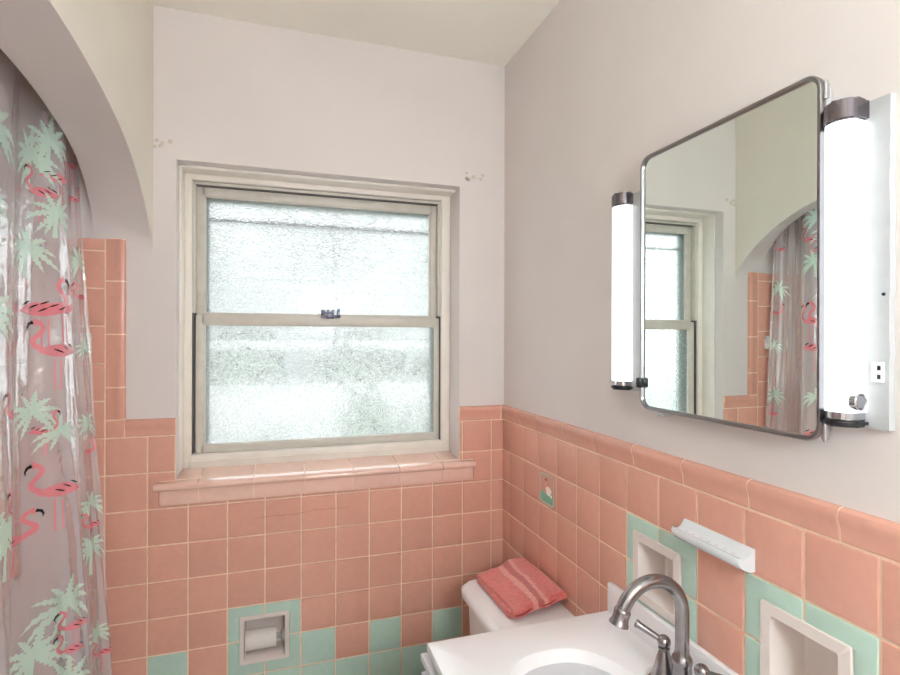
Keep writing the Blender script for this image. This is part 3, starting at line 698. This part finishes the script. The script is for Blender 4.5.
obj('tray', bm, DISHP, sd, angle=50)
bm = bmesh.new()
for r_ in range(2):
    for q in range(7):
        lathe(bm, [(0.0, 0.002), (0.0022, 0.0016), (0.0030, 0.0)], (-0.0245 + 0.009 * r_, -0.938 - q * 0.0185 - .006 * r_, 1.0748 + .0055 * r_), n=10, sy=1.9)
obj('drain_ridge', bm, plain('grey_ceramic_ridge', rgb(186, 190, 196), .3), sd)['label'] = 'raised grey drainage ridges'

# ------------------------------------------------------------------ mirror cabinet
MX = -0.035
my0, my1, mz0, mz1 = -1.2155, -0.8135, 1.300, 1.8395
mc = thing('medicine_cabinet', 'wall medicine cabinet with steel-framed mirror door between two lit tubes', 'mirror cabinet', (0, (my0 + my1) / 2, mz0))
obj('cabinet_body', mk((-0.029, -0.0005, my0 + 0.012, my1 - 0.012, mz0 + 0.012, mz1 - 0.012), bev=0.003), PLATE, mc)
bm = bmesh.new(); cyy, czz = (my0 + my1) / 2, (mz0 + mz1) / 2; w, h = my1 - my0, mz1 - mz0
prism(bm, rrect(cyy, czz, w - 0.006, h - 0.006, 0.022, 8), lambda a, b, t: (-0.0295 - 0.005 * t, a, b))
obj('mirror_glass', bm, MIRROR, mc, smooth=False)['label'] = 'mirror glass with rounded corners'
bm = bmesh.new(); secs = [(0.0, -0.029), (-0.0006, -0.0375), (0.0012, -0.0400), (0.0052, -0.0400), (0.0070, -0.0380), (0.0072, -0.0345)]
L = [[bm.verts.new((d, a, b)) for a, b in rrect(cyy, czz, w - 2 * i, h - 2 * i, max(0.026 - i, 0.004), 8)] for i, d in secs]
for a, b in zip(L, L[1:]):
    for i in range(len(a)): bm.faces.new((a[i], a[(i + 1) % len(a)], b[(i + 1) % len(b)], b[i]))
obj('mirror_frame', bm, FRAME, mc)['label'] = 'thin rounded steel frame'
for zc in (mz1 - 0.030, mz0 + 0.016):
    bm = mk((-0.036, -0.026, my0 - 0.004, my0 + 0.002, zc - 0.011, zc + 0.011), bev=0.0015); lathe(bm, [(0, -.013), (.003, -.013), (.003, .013), (0, .013)], (-0.034, my0 - 0.003, zc), n=12)
    obj('hinge', bm, CHROME, mc)['label'] = 'chrome hinge'
obj('latch', mk((-0.038, -0.012, -0.884, -0.868, mz0 - 0.010, mz0 + 0.001), bev=0.002), PLATE, mc)['label'] = 'small white latch'
obj('door_pull', mk((-0.047, -0.033, my1 - 0.008, my1 + 0.004, 1.344, 1.366), bev=0.003), BLACK, mc)['label'] = 'small black clip on the frame'

# ------------------------------------------------------------------ tube lights either side of the mirror
def cap_outline(y0, y1, x0, x1, n=8):
    """plan of an end cap, flat at the wall and round at the front (y, x)"""
    r = (y1 - y0) / 2 * 0.92; pts = [(y0, x0), (y1, x0)]
    for i in range(n + 1):
        a = radians(90 * i / n); pts.append((y1 - r + r * cos(a), x1 + r * 0.9 - r * 0.9 * sin(a)))
    for i in range(n + 1):
        a = radians(90 + 90 * i / n); pts.append((y0 + r + r * cos(a), x1 + r * 0.9 - r * 0.9 * sin(a)))
    return pts
def fixture(label, y0, y1, py0, py1, z0, z1, depth, switch):
    f = thing('tube_light', label, 'wall light', (0, (y0 + y1) / 2, z0), 'tube lights beside the mirror')
    # enamelled back plate with a slightly ragged painted edge
    bm = bmesh.new(); out = []; rg = random.Random(5)
    N = 26
    for i in range(N + 1): out.append((py0 + rg.uniform(0, .0016), z0 + (z1 - z0) * i / N))
    for i in range(N + 1): out.append((py1 - rg.uniform(0, .0016), z1 - (z1 - z0) * i / N))
    prism(bm, out, lambda a, b, t: (-0.0002 - 0.011 * t, a, b)); obj('back_plate', bm, PLATE, f, smooth=False)
    o = cap_outline(y0, y1, -0.0112, -depth)
    for a, b, m in ((z1 - 0.026, z1 + 0.004, CAPM), (z0 + 0.001, z0 + 0.011, BLACK)):
        bm = bmesh.new(); prism(bm, o, lambda y, x, t, a=a, b=b: (x, y, a + (b - a) * t)); bmesh.ops.bevel(bm, geom=[e for e in bm.edges if abs((e.verts[0].co - e.verts[1].co).z) < 1e-6], offset=0.003, segments=2, affect='EDGES')
        c = obj('end_cap', bm, m, f, angle=50); c['label'] = 'dark chrome top cap' if m is CAPM else 'black bottom cap'
    bm = bmesh.new(); prism(bm, cap_outline(y0 + .004, y1 - .004, -0.0114, -depth + .004), lambda y, x, t: (x, y, z0 + 0.011 + 0.010 * t)); obj('lamp_holder', bm, CHROME, f, angle=50)['label'] = 'chrome lamp holder ring'
    bm = bmesh.new(); prism(bm, cap_outline(y0 + .002, y1 - .002, -0.0115, -depth + .0015), lambda y, x, t: (x, y, z0 + 0.021 + (z1 - z0 - 0.047) * t)); obj('diffuser', bm, TUBE, f, angle=50)['label'] = 'glowing white acrylic diffuser'
    if switch:
        bm = bmesh.new(); lathe(bm, [(0.0, .0035), (.0085, .0035), (.0092, .002), (.0105, .005), (.0122, .004), (.0125, -.004), (0, -.004)], (-0.033, y0 - 0.0005, 1.3655), n=24, M=dirM((0, -1, 0)))
        obj('rotary_switch', bm, CHROME, f)['label'] = 'round chrome switch on its near side'
        ou = obj('power_outlet', mk((-0.016, -0.0108, py0 + 0.006, py0 + 0.021, 1.392, 1.420), bev=0.0015), PORC, f); ou['label'] = 'small white socket on the plate'
        obj('socket_slot', mk((-0.0166, -0.0158, py0 + 0.0085, py0 + 0.0125, 1.397, 1.403), (-0.0166, -0.0158, py0 + 0.0085, py0 + 0.0125, 1.409, 1.415)), BLACK, ou, smooth=False)
        bm = bmesh.new(); lathe(bm, [(0, .002), (.002, .0015), (.0025, 0)], (-0.0112, py0 + 0.008, 1.511), n=10, M=dirM((-1, 0, 0))); obj('screw', bm, BLACK, f)
    return f
fixture('lit white tube light left of the mirror, nearer the window', -0.753, -0.699, -0.806, -0.694, 1.331, 1.782, 0.043, False)
fixture('lit white tube light with chrome switch right of the mirror', -1.2625, -1.2178, -1.289, -1.2062, 1.3285, 1.7775, 0.051, True)

# ------------------------------------------------------------------ vanity with basin
va = thing('vanity', 'white bathroom vanity with cultured-marble top and oval basin under the mirror', 'vanity', (-0.24, -0.98, 0))
TX0, TX1, TY0, TY1, TZ, TH = -0.475, -0.008, -1.305, -0.670, 0.790, 0.022
cx, cy = -0.245, -0.987
def ray_rect(a):
    c, s = cos(a), sin(a); ts = []
    if abs(c) > 1e-9: ts.append(((TX1 if c > 0 else TX0) - cx) / c)
    if abs(s) > 1e-9: ts.append(((TY1 if s > 0 else TY0) - cy) / s)
    return min(ts)
angs = sorted([2 * pi * i / 96 for i in range(96)] + [math.atan2(y - cy, x - cx) % (2 * pi) for x in (TX0, TX1) for y in (TY0, TY1)])
def sup(a, ax, by, n=2.5):
    c, s = cos(a), sin(a); return 1.0 / ((abs(c) / ax) ** n + (abs(s) / by) ** n) ** (1 / n)
bm = bmesh.new(); loops = []
def rectloop(z, ins):
    l = []
    for a in angs:
        t = ray_rect(a); x, y = cx + t * cos(a), cy + t * sin(a)
        x = min(max(x, TX0 + ins), TX1 - ins); y = min(max(y, TY0 + ins), TY1 - ins); l.append(bm.verts.new((x, y, z)))
    return l
loops.append(rectloop(TZ - TH, 0.003)); loops.append(rectloop(TZ - TH + 0.003, 0)); loops.append(rectloop(TZ - 0.004, 0)); loops.append(rectloop(TZ - 0.001, 0.0012)); loops.append(rectloop(TZ, 0.004))
bx, by = 0.137, 0.213
for k, dz in ((1.02, 0.0), (1.002, -0.0008), (0.99, -0.004), (0.965, -0.012), (0.91, -0.027), (0.83, -0.044), (0.72, -0.062), (0.56, -0.081), (0.36, -0.094), (0.10, -0.100)):
    loops.append([bm.verts.new((cx + sup(a, bx, by) * k * cos(a), cy + sup(a, bx, by) * k * sin(a), TZ + dz)) for a in angs])
for a, b in zip(loops, loops[1:]):
    for i in range(len(a)): bm.faces.new((a[i], a[(i + 1) % len(a)], b[(i + 1) % len(b)], b[i]))
bm.faces.new(loops[-1])
obj('countertop', bm, VTOP, va, angle=35)['label'] = 'white countertop with a moulded oval basin'
bm = bmesh.new(); lathe(bm, [(0, .003), (.012, .003), (.016, .002), (.0185, 0), (.0185, -.004)], (cx, cy, TZ - 0.0995), n=24); obj('drain', bm, CHROME, va)
obj('backsplash', mk((-0.022, -0.0075, TY0, TY1 - 0.001, TZ - 0.001, 0.859), bev=0.003), VTOP, va)
# cabinet carcass, frame lip and two doors
obj('cabinet', mk((-0.468, -0.010, -1.298, -0.652, 0.09, 0.742), (-0.42, -0.010, -1.29, -0.66, 0.0, 0.091), (-0.484, -0.010, -1.30, -0.648, 0.742, 0.757), (-0.46, -0.010, -1.298, -0.66, 0.757, 0.7685), bev=0.003), CABW, va)
for a, b in ((-1.288, -0.980), (-0.970, -0.662)):
    bm = mk((-0.486, -0.467, a, b, 0.11, 0.725), bev=0.003); box(bm, -0.489, -0.485, a + .05, b - .05, 0.17, 0.665, 0.004)
    d = obj('door', bm, CABW, va)
    bm = bmesh.new(); lathe(bm, [(0, .024), (.009, .023), (.013, .017), (.010, .010), (.005, .006), (.006, 0)], (-0.486, (b - 0.03) if a < -1.1 else (a + 0.03), 0.62), n=20, M=dirM((-1, 0, 0)))
    obj('knob', bm, STEEL, d)

# ------------------------------------------------------------------ faucet
FX, FY = -0.081, -0.989
fa = thing('faucet', 'brushed nickel two-handle gooseneck faucet standing behind the basin', 'faucet', (FX, FY, TZ))
bm = bmesh.new()
pl = rrect(FX, FY, 0.052, 0.158, 0.0255, 10)
L = []
for ins, z in ((0, TZ), (0, TZ + .006), (0.003, TZ + .010), (0.009, TZ + .012)):
    L.append([bm.verts.new((x, y, z)) for x, y in rrect(FX, FY, 0.052 - 2 * ins, 0.158 - 2 * ins, 0.0255 - ins, 10)])
for a, b in zip(L, L[1:]):
    for i in range(len(a)): bm.faces.new((a[i], a[(i + 1) % len(a)], b[(i + 1) % len(b)], b[i]))
bm.faces.new(L[-1]); bm.faces.new(L[0][::-1]); obj('base_plate', bm, STEEL, fa)
bm = bmesh.new()
lathe(bm, [(.024, .011), (.0235, .016), (.0195, .030), (.0172, .052), (.0165, .066), (.0178, .070), (.0185, .074), (.0178, .078), (.0150, .083), (.0128, .088), (.0122, .10)], (FX, FY, TZ), n=32)
RAD = 0.066; zc = 0.951; AE = 160.0; pts = [(FX, FY, TZ + 0.09 + i * (zc - TZ - 0.09) / 6) for i in range(6)]
for i in range(0, 33):
    a = radians(AE * i / 32); pts.append((FX - RAD + RAD * cos(a), FY, zc + RAD * sin(a)))
tube(bm, pts, [0.0122] * len(pts), 24)
a = radians(AE); end = Vector((FX - RAD + RAD * cos(a), FY, zc + RAD * sin(a))); dd = Vector((-sin(a), 0, cos(a))).normalized()
lathe(bm, [(.0122, -.004), (.0140, -.002), (.0146, .001), (.0138, .004), (.0136, .010), (.0150, .017), (.0168, .021), (.0172, .0235), (.0160, .0245), (.0125, .0245), (.0115, .016), (0, .016)], end, n=28, M=dirM(dd))
obj('spout', bm, STEEL, fa)['label'] = 'tall curved gooseneck spout with flared tip'
for s, ld in ((1, Vector((-0.034, 0.040, 0.021))), (-1, Vector((0.020, -0.050, 0.006)))):
    hy = FY + s * 0.0475
    bm = bmesh.new(); lathe(bm, [(.0235, .010), (.0232, .016), (.0225, .018), (.0200, .024), (.0165, .040), (.0130, .055), (.0098, .064), (.0088, .067), (.0105, .0685), (.0110, .0705), (.0090, .072)], (FX, hy, TZ), n=28)
    bc = Vector((FX, hy, 0.872)); lathe(bm, [(.0001, -.0125)] + [(.0125 * sin(radians(q)), -.0125 * cos(radians(q))) for q in range(15, 180, 15)] + [(.0001, .0125)], bc, n=24)
    hd = obj('handle', bm, STEEL, fa); hd['label'] = 'handle nearer the window' if s > 0 else 'handle nearer the camera'
    lv = bmesh.new(); ld.normalize(); tube(lv, [bc + ld * q for q in (0.008, 0.014, 0.028, 0.042, 0.049, 0.0515, 0.056, 0.0575)], [.0064, .0056, .0062, .0068, .0070, .0080, .0080, .0068], 18)
    obj('lever', lv, STEEL, hd)

# ------------------------------------------------------------------ toilet
to = thing('toilet', 'white toilet with rounded tank lid in the corner beside the vanity', 'toilet', (-0.13, -0.44, 0))
def rblock(bm, levels, n=8):
    """stack of rounded rectangles (x0, x1, y0, y1, z, r)"""
    L = [[bm.verts.new((x, y, z)) for x, y in rrect((x0 + x1) / 2, (y0 + y1) / 2, x1 - x0, y1 - y0, r, n)] for x0, x1, y0, y1, z, r in levels]
    for a, b in zip(L, L[1:]):
        for i in range(len(a)): bm.faces.new((a[i], a[(i + 1) % len(a)], b[(i + 1) % len(b)], b[i]))
    bm.faces.new(L[0][::-1]); bm.faces.new(L[-1])
bm = bmesh.new(); rblock(bm, [(-0.215, -0.030, -0.615, -0.265, 0.375, .03), (-0.228, -0.025, -0.625, -0.245, 0.50, .035), (-0.234, -0.022, -0.630, -0.240, 0.664, .035)]); obj('tank', bm, PORC, to)
bm = bmesh.new(); rblock(bm, [(-0.243, -0.014, -0.638, -0.228, 0.6645, .042), (-0.255, -0.010, -0.643, -0.221, 0.670, .050), (-0.256, -0.010, -0.644, -0.220, 0.6855, .050), (-0.253, -0.012, -0.641, -0.223, 0.691, .049), (-0.244, -0.018, -0.633, -0.231, 0.6985, .044), (-0.238, -0.022, -0.628, -0.236, 0.700, .042)], 3)
obj('tank_lid', bm, PORC, to)
bm = bmesh.new(); NL = 40
def bowl_ring(z, x0, x1, w):
    c = (x0 + x1) / 2; a_ = (x1 - x0) / 2; return [bm.verts.new((c + a_ * cos(2 * pi * i / NL), -0.435 + w * sin(2 * pi * i / NL) * (1 - 0.12 * -cos(2 * pi * i / NL)), z)) for i in range(NL)]
L = [bowl_ring(0, -0.52, -0.12, .11), bowl_ring(.05, -0.50, -0.13, .10), bowl_ring(.2, -.55, -.10, .13), bowl_ring(.33, -.66, -.06, .17), bowl_ring(.385, -.68, -.05, .18), bowl_ring(.385, -.64, -.24, .14), bowl_ring(.3, -.60, -.27, .11), bowl_ring(.22, -.52, -.33, .06)]
for a, b in zip(L, L[1:]):
    for i in range(NL): bm.faces.new((a[i], a[(i + 1) % NL], b[(i + 1) % NL], b[i]))
bm.faces.new(L[0][::-1]); bm.faces.new(L[-1]); obj('bowl', bm, PORC, to)
bm = bmesh.new(); L = [bowl_ring(.387, -.68, -.23, .18), bowl_ring(.40, -.69, -.23, .185), bowl_ring(.424, -.685, -.235, .18), bowl_ring(.43, -.66, -.25, .165)]
for a, b in zip(L, L[1:]):
    for i in range(NL): bm.faces.new((a[i], a[(i + 1) % NL], b[(i + 1) % NL], b[i]))
bm.faces.new(L[0][::-1]); bm.faces.new(L[-1]); obj('seat', bm, PORC, to)
bm = mk((-0.246, -0.233, -0.60, -0.57, 0.60, 0.618), bev=0.003); tube(bm, [(-0.246, -0.585, 0.609), (-0.252, -0.56, 0.606), (-0.254, -0.52, 0.602)], [.006, .006, .008], 12); obj('flush_lever', bm, CHROME, to)

# ------------------------------------------------------------------ folded towel on the tank
def folded_towel():
    bm = bmesh.new()
    W = 0.178
    # side profile (l along the towel from the far end to the near end, z) of the folded cloth, centre line
    path = [(0.010, 0.0045), (0.06, 0.0045), (0.13, 0.0045), (0.20, 0.0045), (0.228, 0.006), (0.236, 0.0115), (0.228, 0.0165), (0.19, 0.0150), (0.12, 0.0150), (0.05, 0.0150), (0.016, 0.0152), (0.005, 0.0205), (0.014, 0.0262), (0.05, 0.0262), (0.12, 0.0270), (0.19, 0.0268), (0.232, 0.0258), (0.246, 0.0225), (0.250, 0.0180)]
    fine = [cat(path, q * (len(path) - 1) / 90) for q in range(91)]
    nx = 26; th = 0.0044; rows = [[], []]
    rg = random.Random(11); ph = [rg.uniform(0, 6) for _ in range(6)]
    for i, (l, z) in enumerate(fine):
        a = fine[max(i - 1, 0)]; b = fine[min(i + 1, 90)]; tl_, tz = b[0] - a[0], b[1] - a[1]; m = sqrt(tl_ ** 2 + tz ** 2) or 1; nl, nz_ = -tz / m, tl_ / m
        A, B = [], []
        for k in range(nx + 1):
            s = k / nx
            top = min(max((z - 0.006) / 0.02, 0), 1)
            wav = top * (0.0032 * sin(7 * s + ph[0] + 9 * l) + 0.0022 * sin(15 * s + 20 * l + ph[1]) + 0.0016 * sin(30 * l + ph[2] + 4 * s)) + top * 0.006 * (s ** 2)
            sk = 0.004 * sin(12 * l + z * 200) + 0.003 * (z * 40)
            near = max(0, (l - 0.17) / 0.08); dz = wav - 0.006 * near * top * sin(pi * s * 1.3 + 0.4)
            x = -0.205 + sk + s * (W + 0.006 * sin(10 * l + 300 * z)); y = -0.255 - l + 0.066 * s * (1 - 0.35 * l / .25) + 0.002 * sin(11 * s + z * 250)
            x += 0.010 * l / .25
            for q, sg in ((A, 1), (B, -1)):
                q.append(bm.verts.new((x, y - sg * nl * th * -1 * 0.9, 0.7015 + max(z + sg * nz_ * th + dz * (1 if z > 0.007 else 0.15), 0.0002))))
        rows[0].append(A); rows[1].append(B)
    for R_ in rows:
        for a, b in zip(R_, R_[1:]):
            for k in range(nx): bm.faces.new((a[k], a[k + 1], b[k + 1], b[k]))
    A, B = rows
    for i in range(90):
        for k in (0, nx): f = bm.faces.new((A[i][k], A[i + 1][k], B[i + 1][k], B[i][k])); f.material_index = 1 if False else 0
    for e in (0, 90):
        for k in range(nx): f = bm.faces.new((A[e][k], A[e][k + 1], B[e][k + 1], B[e][k])); f.material_index = 1
    # narrow stitched hem on the loose end
    for i in range(87, 90):
        pass
    return bm
tw = obj('towel', folded_towel(), [TOWEL, HEM], angle=70, origin=(-0.11, -0.36, 0.7015))
tag(tw, 'folded coral terry hand towel lying on the white toilet tank lid', 'towel')

# ------------------------------------------------------------------ added fill lamp, out of view behind the camera
LX, LY, LZ = -0.42, -2.22, 1.70
fill_lamp = thing('added_fill_lamp', 'added unseen fill lamp, a glowing ball on the wall behind the viewer', 'wall light', (LX, YF, LZ))
bm = bmesh.new(); lathe(bm, [(0, 0), (.055, 0), (.055, .010), (.045, .016), (0, .016)], (LX, YF, LZ - .18), n=32, M=dirM((0, 1, 0))); obj('back_plate', bm, CHROME, fill_lamp)
bm = bmesh.new(); tube(bm, [(LX, YF + .01, LZ - .18), (LX, YF + .06, LZ - .195), (LX, YF + .12, LZ - .19), (LX, LY, LZ - .15)], .009, 14); lathe(bm, [(0, 0), (.03, .002), (.046, .014), (.046, .026), (0, .026)], (LX, LY, LZ - .166), n=28); obj('arm', bm, CHROME, fill_lamp)
bm = bmesh.new(); lathe(bm, [(.0, -.145), (.040, -.1445)] + [(.15 * sin(radians(q)), -.15 * cos(radians(q))) for q in range(20, 180, 10)] + [(0, .15)], (LX, LY, LZ), n=40); obj('fill_glow_ball', bm, GLOBE, fill_lamp)

# ------------------------------------------------------------------ outside
struct(obj('ground', mk((-14, 14, 0.6, 20, -0.75, -0.6)), LAWN, smooth=False))
nb = thing('neighbor_house', 'white neighboring house blurred through the obscure window glass', 'house', (0.5, 8.0, -0.6))
obj('wall', mk((-3.6, 6.0, 7.6, 12, -0.6, 3.6)), SIDING, nb, smooth=False)
bm = bmesh.new(); prism(bm, [(7.58, 3.58), (12.5, 3.58), (10.0, 5.0)], lambda a, b, t: (-4.0 + 10.4 * t, a, b)); obj('roof', bm, ROOF, nb, smooth=False)
tag(obj('garden_wall', mk((-3.4, 3.0, 4.1, 4.3, -0.6, 0.93), bev=0.01), CONC, origin=(-0.2, 4.2, -0.6)), 'low white garden wall blurred behind the lower window pane', 'garden wall')
fe = thing('rail_fence', 'white rail fence seen as a pale bar across the lower pane', 'fence', (-0.5, 6.3, -0.6))
obj('top_rail', mk((-4.2, 3.6, 6.25, 6.33, 1.265, 1.405), bev=0.008), WHITEP, fe)
for q in range(5): obj('post', mk((-4.1 + q * 1.9, -4.0 + q * 1.9, 6.33, 6.42, -0.602, 1.40), bev=0.008), WHITEP, fe)
def shrub(x, y, z, r, sz, label, seed):
    bm = bmesh.new(); bmesh.ops.create_icosphere(bm, subdivisions=4, radius=1.0); rg = random.Random(seed)
    ph = [rg.uniform(0, 6.28) for _ in range(9)]
    for v in bm.verts:
        d = v.co.normalized(); k = 1 + .10 * sin(5 * d.x + ph[0]) * sin(6 * d.y + ph[1]) + .09 * sin(11 * d.z + ph[2] + 9 * d.x) + .07 * sin(19 * d.x + ph[3]) * sin(17 * d.y + 15 * d.z + ph[4]) + rg.uniform(-.05, .05)
        v.co = Vector((x + d.x * k * r, y + d.y * k * r * .7, z + sz + d.z * k * sz))
    t = bmesh.new(); tube(t, [(x, y, -0.602), (x + .02, y, z + sz * .8)], [0.05, 0.03], 10)
    o = thing('shrub', label, 'shrub', (x, y, -0.6), 'shrubs outside the window'); obj('foliage', bm, LEAF, o, smooth=False); obj('stem', t, BARK, o)
shrub(-2.75, 5.35, -0.34, 0.62, 0.79, 'rounded green shrub behind the garden wall, far left of the window', 1)
shrub(-1.35, 5.35, -0.30, 0.62, 0.78, 'rounded green shrub behind the garden wall, left of the sash lock', 2)
shrub(0.05, 5.35, -0.34, 0.62, 0.79, 'rounded green shrub behind the garden wall, under the sash lock', 6)
shrub(1.45, 5.35, -0.34, 0.62, 0.80, 'rounded green shrub behind the garden wall, far right of the window', 5)
shrub(0.02, 3.2, -0.55, 0.26, 0.75, 'tall narrow green shrub in front of the garden wall', 3)
shrub(-2.15, 2.9, -0.2, 0.36, 1.6, 'tall green bush along the left edge of the window', 4)
shrub(-3.2, 6.93, 0.1, 0.62, 0.75, 'large green shrub behind the rail fence, left of the house front', 7)
shrub(-1.3, 6.93, 0.12, 0.62, 0.72, 'large green shrub behind the rail fence, middle of the house front', 8)
shrub(0.6, 6.93, 0.1, 0.62, 0.76, 'large green shrub behind the rail fence, right of the house front', 9)

def leafy(kind, label, cat_, x, y, zb, z0, z1, rx, ry, n, size, seed, group):
    """open crown of separate leaves on a branched stem"""
    rg = random.Random(seed); bm = bmesh.new(); zc_, rz = (z0 + z1) / 2, (z1 - z0) / 2
    for q in range(n):
        while True:
            a, b, c = rg.uniform(-1, 1), rg.uniform(-1, 1), rg.uniform(-1, 1)
            if a * a + b * b + c * c < 1 and rg.random() < 0.35 + 0.65 * (0.5 + 0.5 * sin(5 * a + seed) * sin(4 * c + 2 * seed)): break
        p = Vector((x + a * rx, y + b * ry, zc_ + c * rz)); d = Vector((rg.gauss(0, 1), rg.gauss(0, 1), rg.gauss(0, 1))).normalized(); e = d.orthogonal().normalized()
        l = size * rg.uniform(.7, 1.3); m = d.cross(e) * l * 0.12
        bm.faces.new([bm.verts.new(v) for v in (p - d * l, p + e * l * .45 + m, p + d * l, p - e * l * .45 + m)])
    t = bmesh.new(); tube(t, [(x, y, zb), (x + .03, y, (zb + z0) / 2), (x, y, zc_), (x, y, z1 - rz * .3)], [.05, .04, .03, .012], 8)
    for q in range(6):
        a = q * 1.05; tube(t, [(x, y, zc_ - rz * .5 + .1 * q * rz), (x + cos(a) * rx * .4, y + sin(a) * ry * .4, zc_ + .1 * q * rz), (x + cos(a) * rx * .8, y + sin(a) * ry * .8, zc_ + .25 * rz + .1 * q * rz)], [.018, .012, .005], 6)
    o = thing(kind, label, cat_, (x, y, zb), group); obj('foliage', bm, LEAF2, o, smooth=False, recalc=False); obj('trunk', t, BARK, o)
LEAF2 = m_leaf('birch_leaves', rgb(48, 66, 48), rgb(128, 146, 118))
leafy('birch_tree', 'airy young tree left of center behind the upper pane', 'tree', -2.55, 6.1, -0.6, 1.75, 4.0, 1.15, .5, 2600, .05, 1, 'young trees outside')
leafy('birch_tree', 'airy young tree in the middle behind the upper pane', 'tree', 0.0, 6.1, -0.6, 2.0, 4.2, 1.1, .5, 1500, .05, 2, 'young trees outside')
leafy('birch_tree', 'airy young tree toward the right behind the upper pane', 'tree', 2.2, 6.1, -0.6, 1.75, 4.0, 1.1, .5, 2000, .05, 3, 'young trees outside')
leafy('garden_plant', 'leafy garden plant in front of the low wall, left', 'plant', -1.75, 3.6, -0.6, -0.45, 0.75, .5, .3, 700, .04, 4, 'garden plants by the low wall')
leafy('garden_plant', 'leafy garden plant in front of the low wall, center', 'plant', -0.85, 3.6, -0.6, -0.45, 0.55, .4, .3, 500, .04, 5, 'garden plants by the low wall')
leafy('garden_plant', 'leafy garden plant in front of the low wall, right', 'plant', 0.75, 3.6, -0.6, -0.45, 0.9, .4, .3, 700, .04, 6, 'garden plants by the low wall')

w = bpy.data.worlds.new('overcast_sky'); scene.world = w; w.use_nodes = True
nt = w.node_tree; nt.nodes.clear(); bg = nt.nodes.new('ShaderNodeBackground'); wo = nt.nodes.new('ShaderNodeOutputWorld')
tc = nt.nodes.new('ShaderNodeTexCoord'); sx = nt.nodes.new('ShaderNodeSeparateXYZ'); rp = nt.nodes.new('ShaderNodeValToRGB')
nt.links.new(tc.outputs['Generated'], sx.inputs[0]); nt.links.new(sx.outputs['Z'], rp.inputs['Fac'])
rp.color_ramp.elements[0].position = 0.0; rp.color_ramp.elements[0].color = (1, 1, 1, 1); rp.color_ramp.elements[1].position = 0.8; rp.color_ramp.elements[1].color = (0.86, 0.93, 1.0, 1)
nt.links.new(rp.outputs['Color'], bg.inputs['Color']); bg.inputs['Strength'].default_value = 1.62; nt.links.new(bg.outputs[0], wo.inputs['Surface'])

# ------------------------------------------------------------------ camera
cd = bpy.data.cameras.new('camera'); cam = bpy.data.objects.new('camera', cd); COL.objects.link(cam)
cd.sensor_width = 36; cd.sensor_fit = 'HORIZONTAL'; cd.lens = 36 * 530.0 / 900.0; cd.clip_start = 0.02
yaw, roll = 0.3132, 0.0027
fwd = Vector((sin(yaw), cos(yaw), 0.0002)).normalized(); r0 = Vector((cos(yaw), -sin(yaw), 0)); u0 = r0.cross(fwd)
rx = r0 * cos(roll) + u0 * sin(roll); ux = -r0 * sin(roll) + u0 * cos(roll)
M = Matrix((rx, ux, -fwd)).transposed().to_4x4(); M.translation = Vector((-0.78305, -1.77784, 1.4512)); cam.matrix_world = M
scene.camera = cam
vs = scene.view_settings; vs.view_transform = 'Standard'; vs.look = 'None'; vs.gamma = 1.0; vs.exposure = 1.0; vs.use_curve_mapping = False
scene.cycles.use_denoising = True; scene.cycles.max_bounces = 14; scene.cycles.diffuse_bounces = 6; scene.cycles.glossy_bounces = 6
scene.cycles.transmission_bounces = 10; scene.cycles.transparent_max_bounces = 24; scene.cycles.sample_clamp_indirect = 6.0
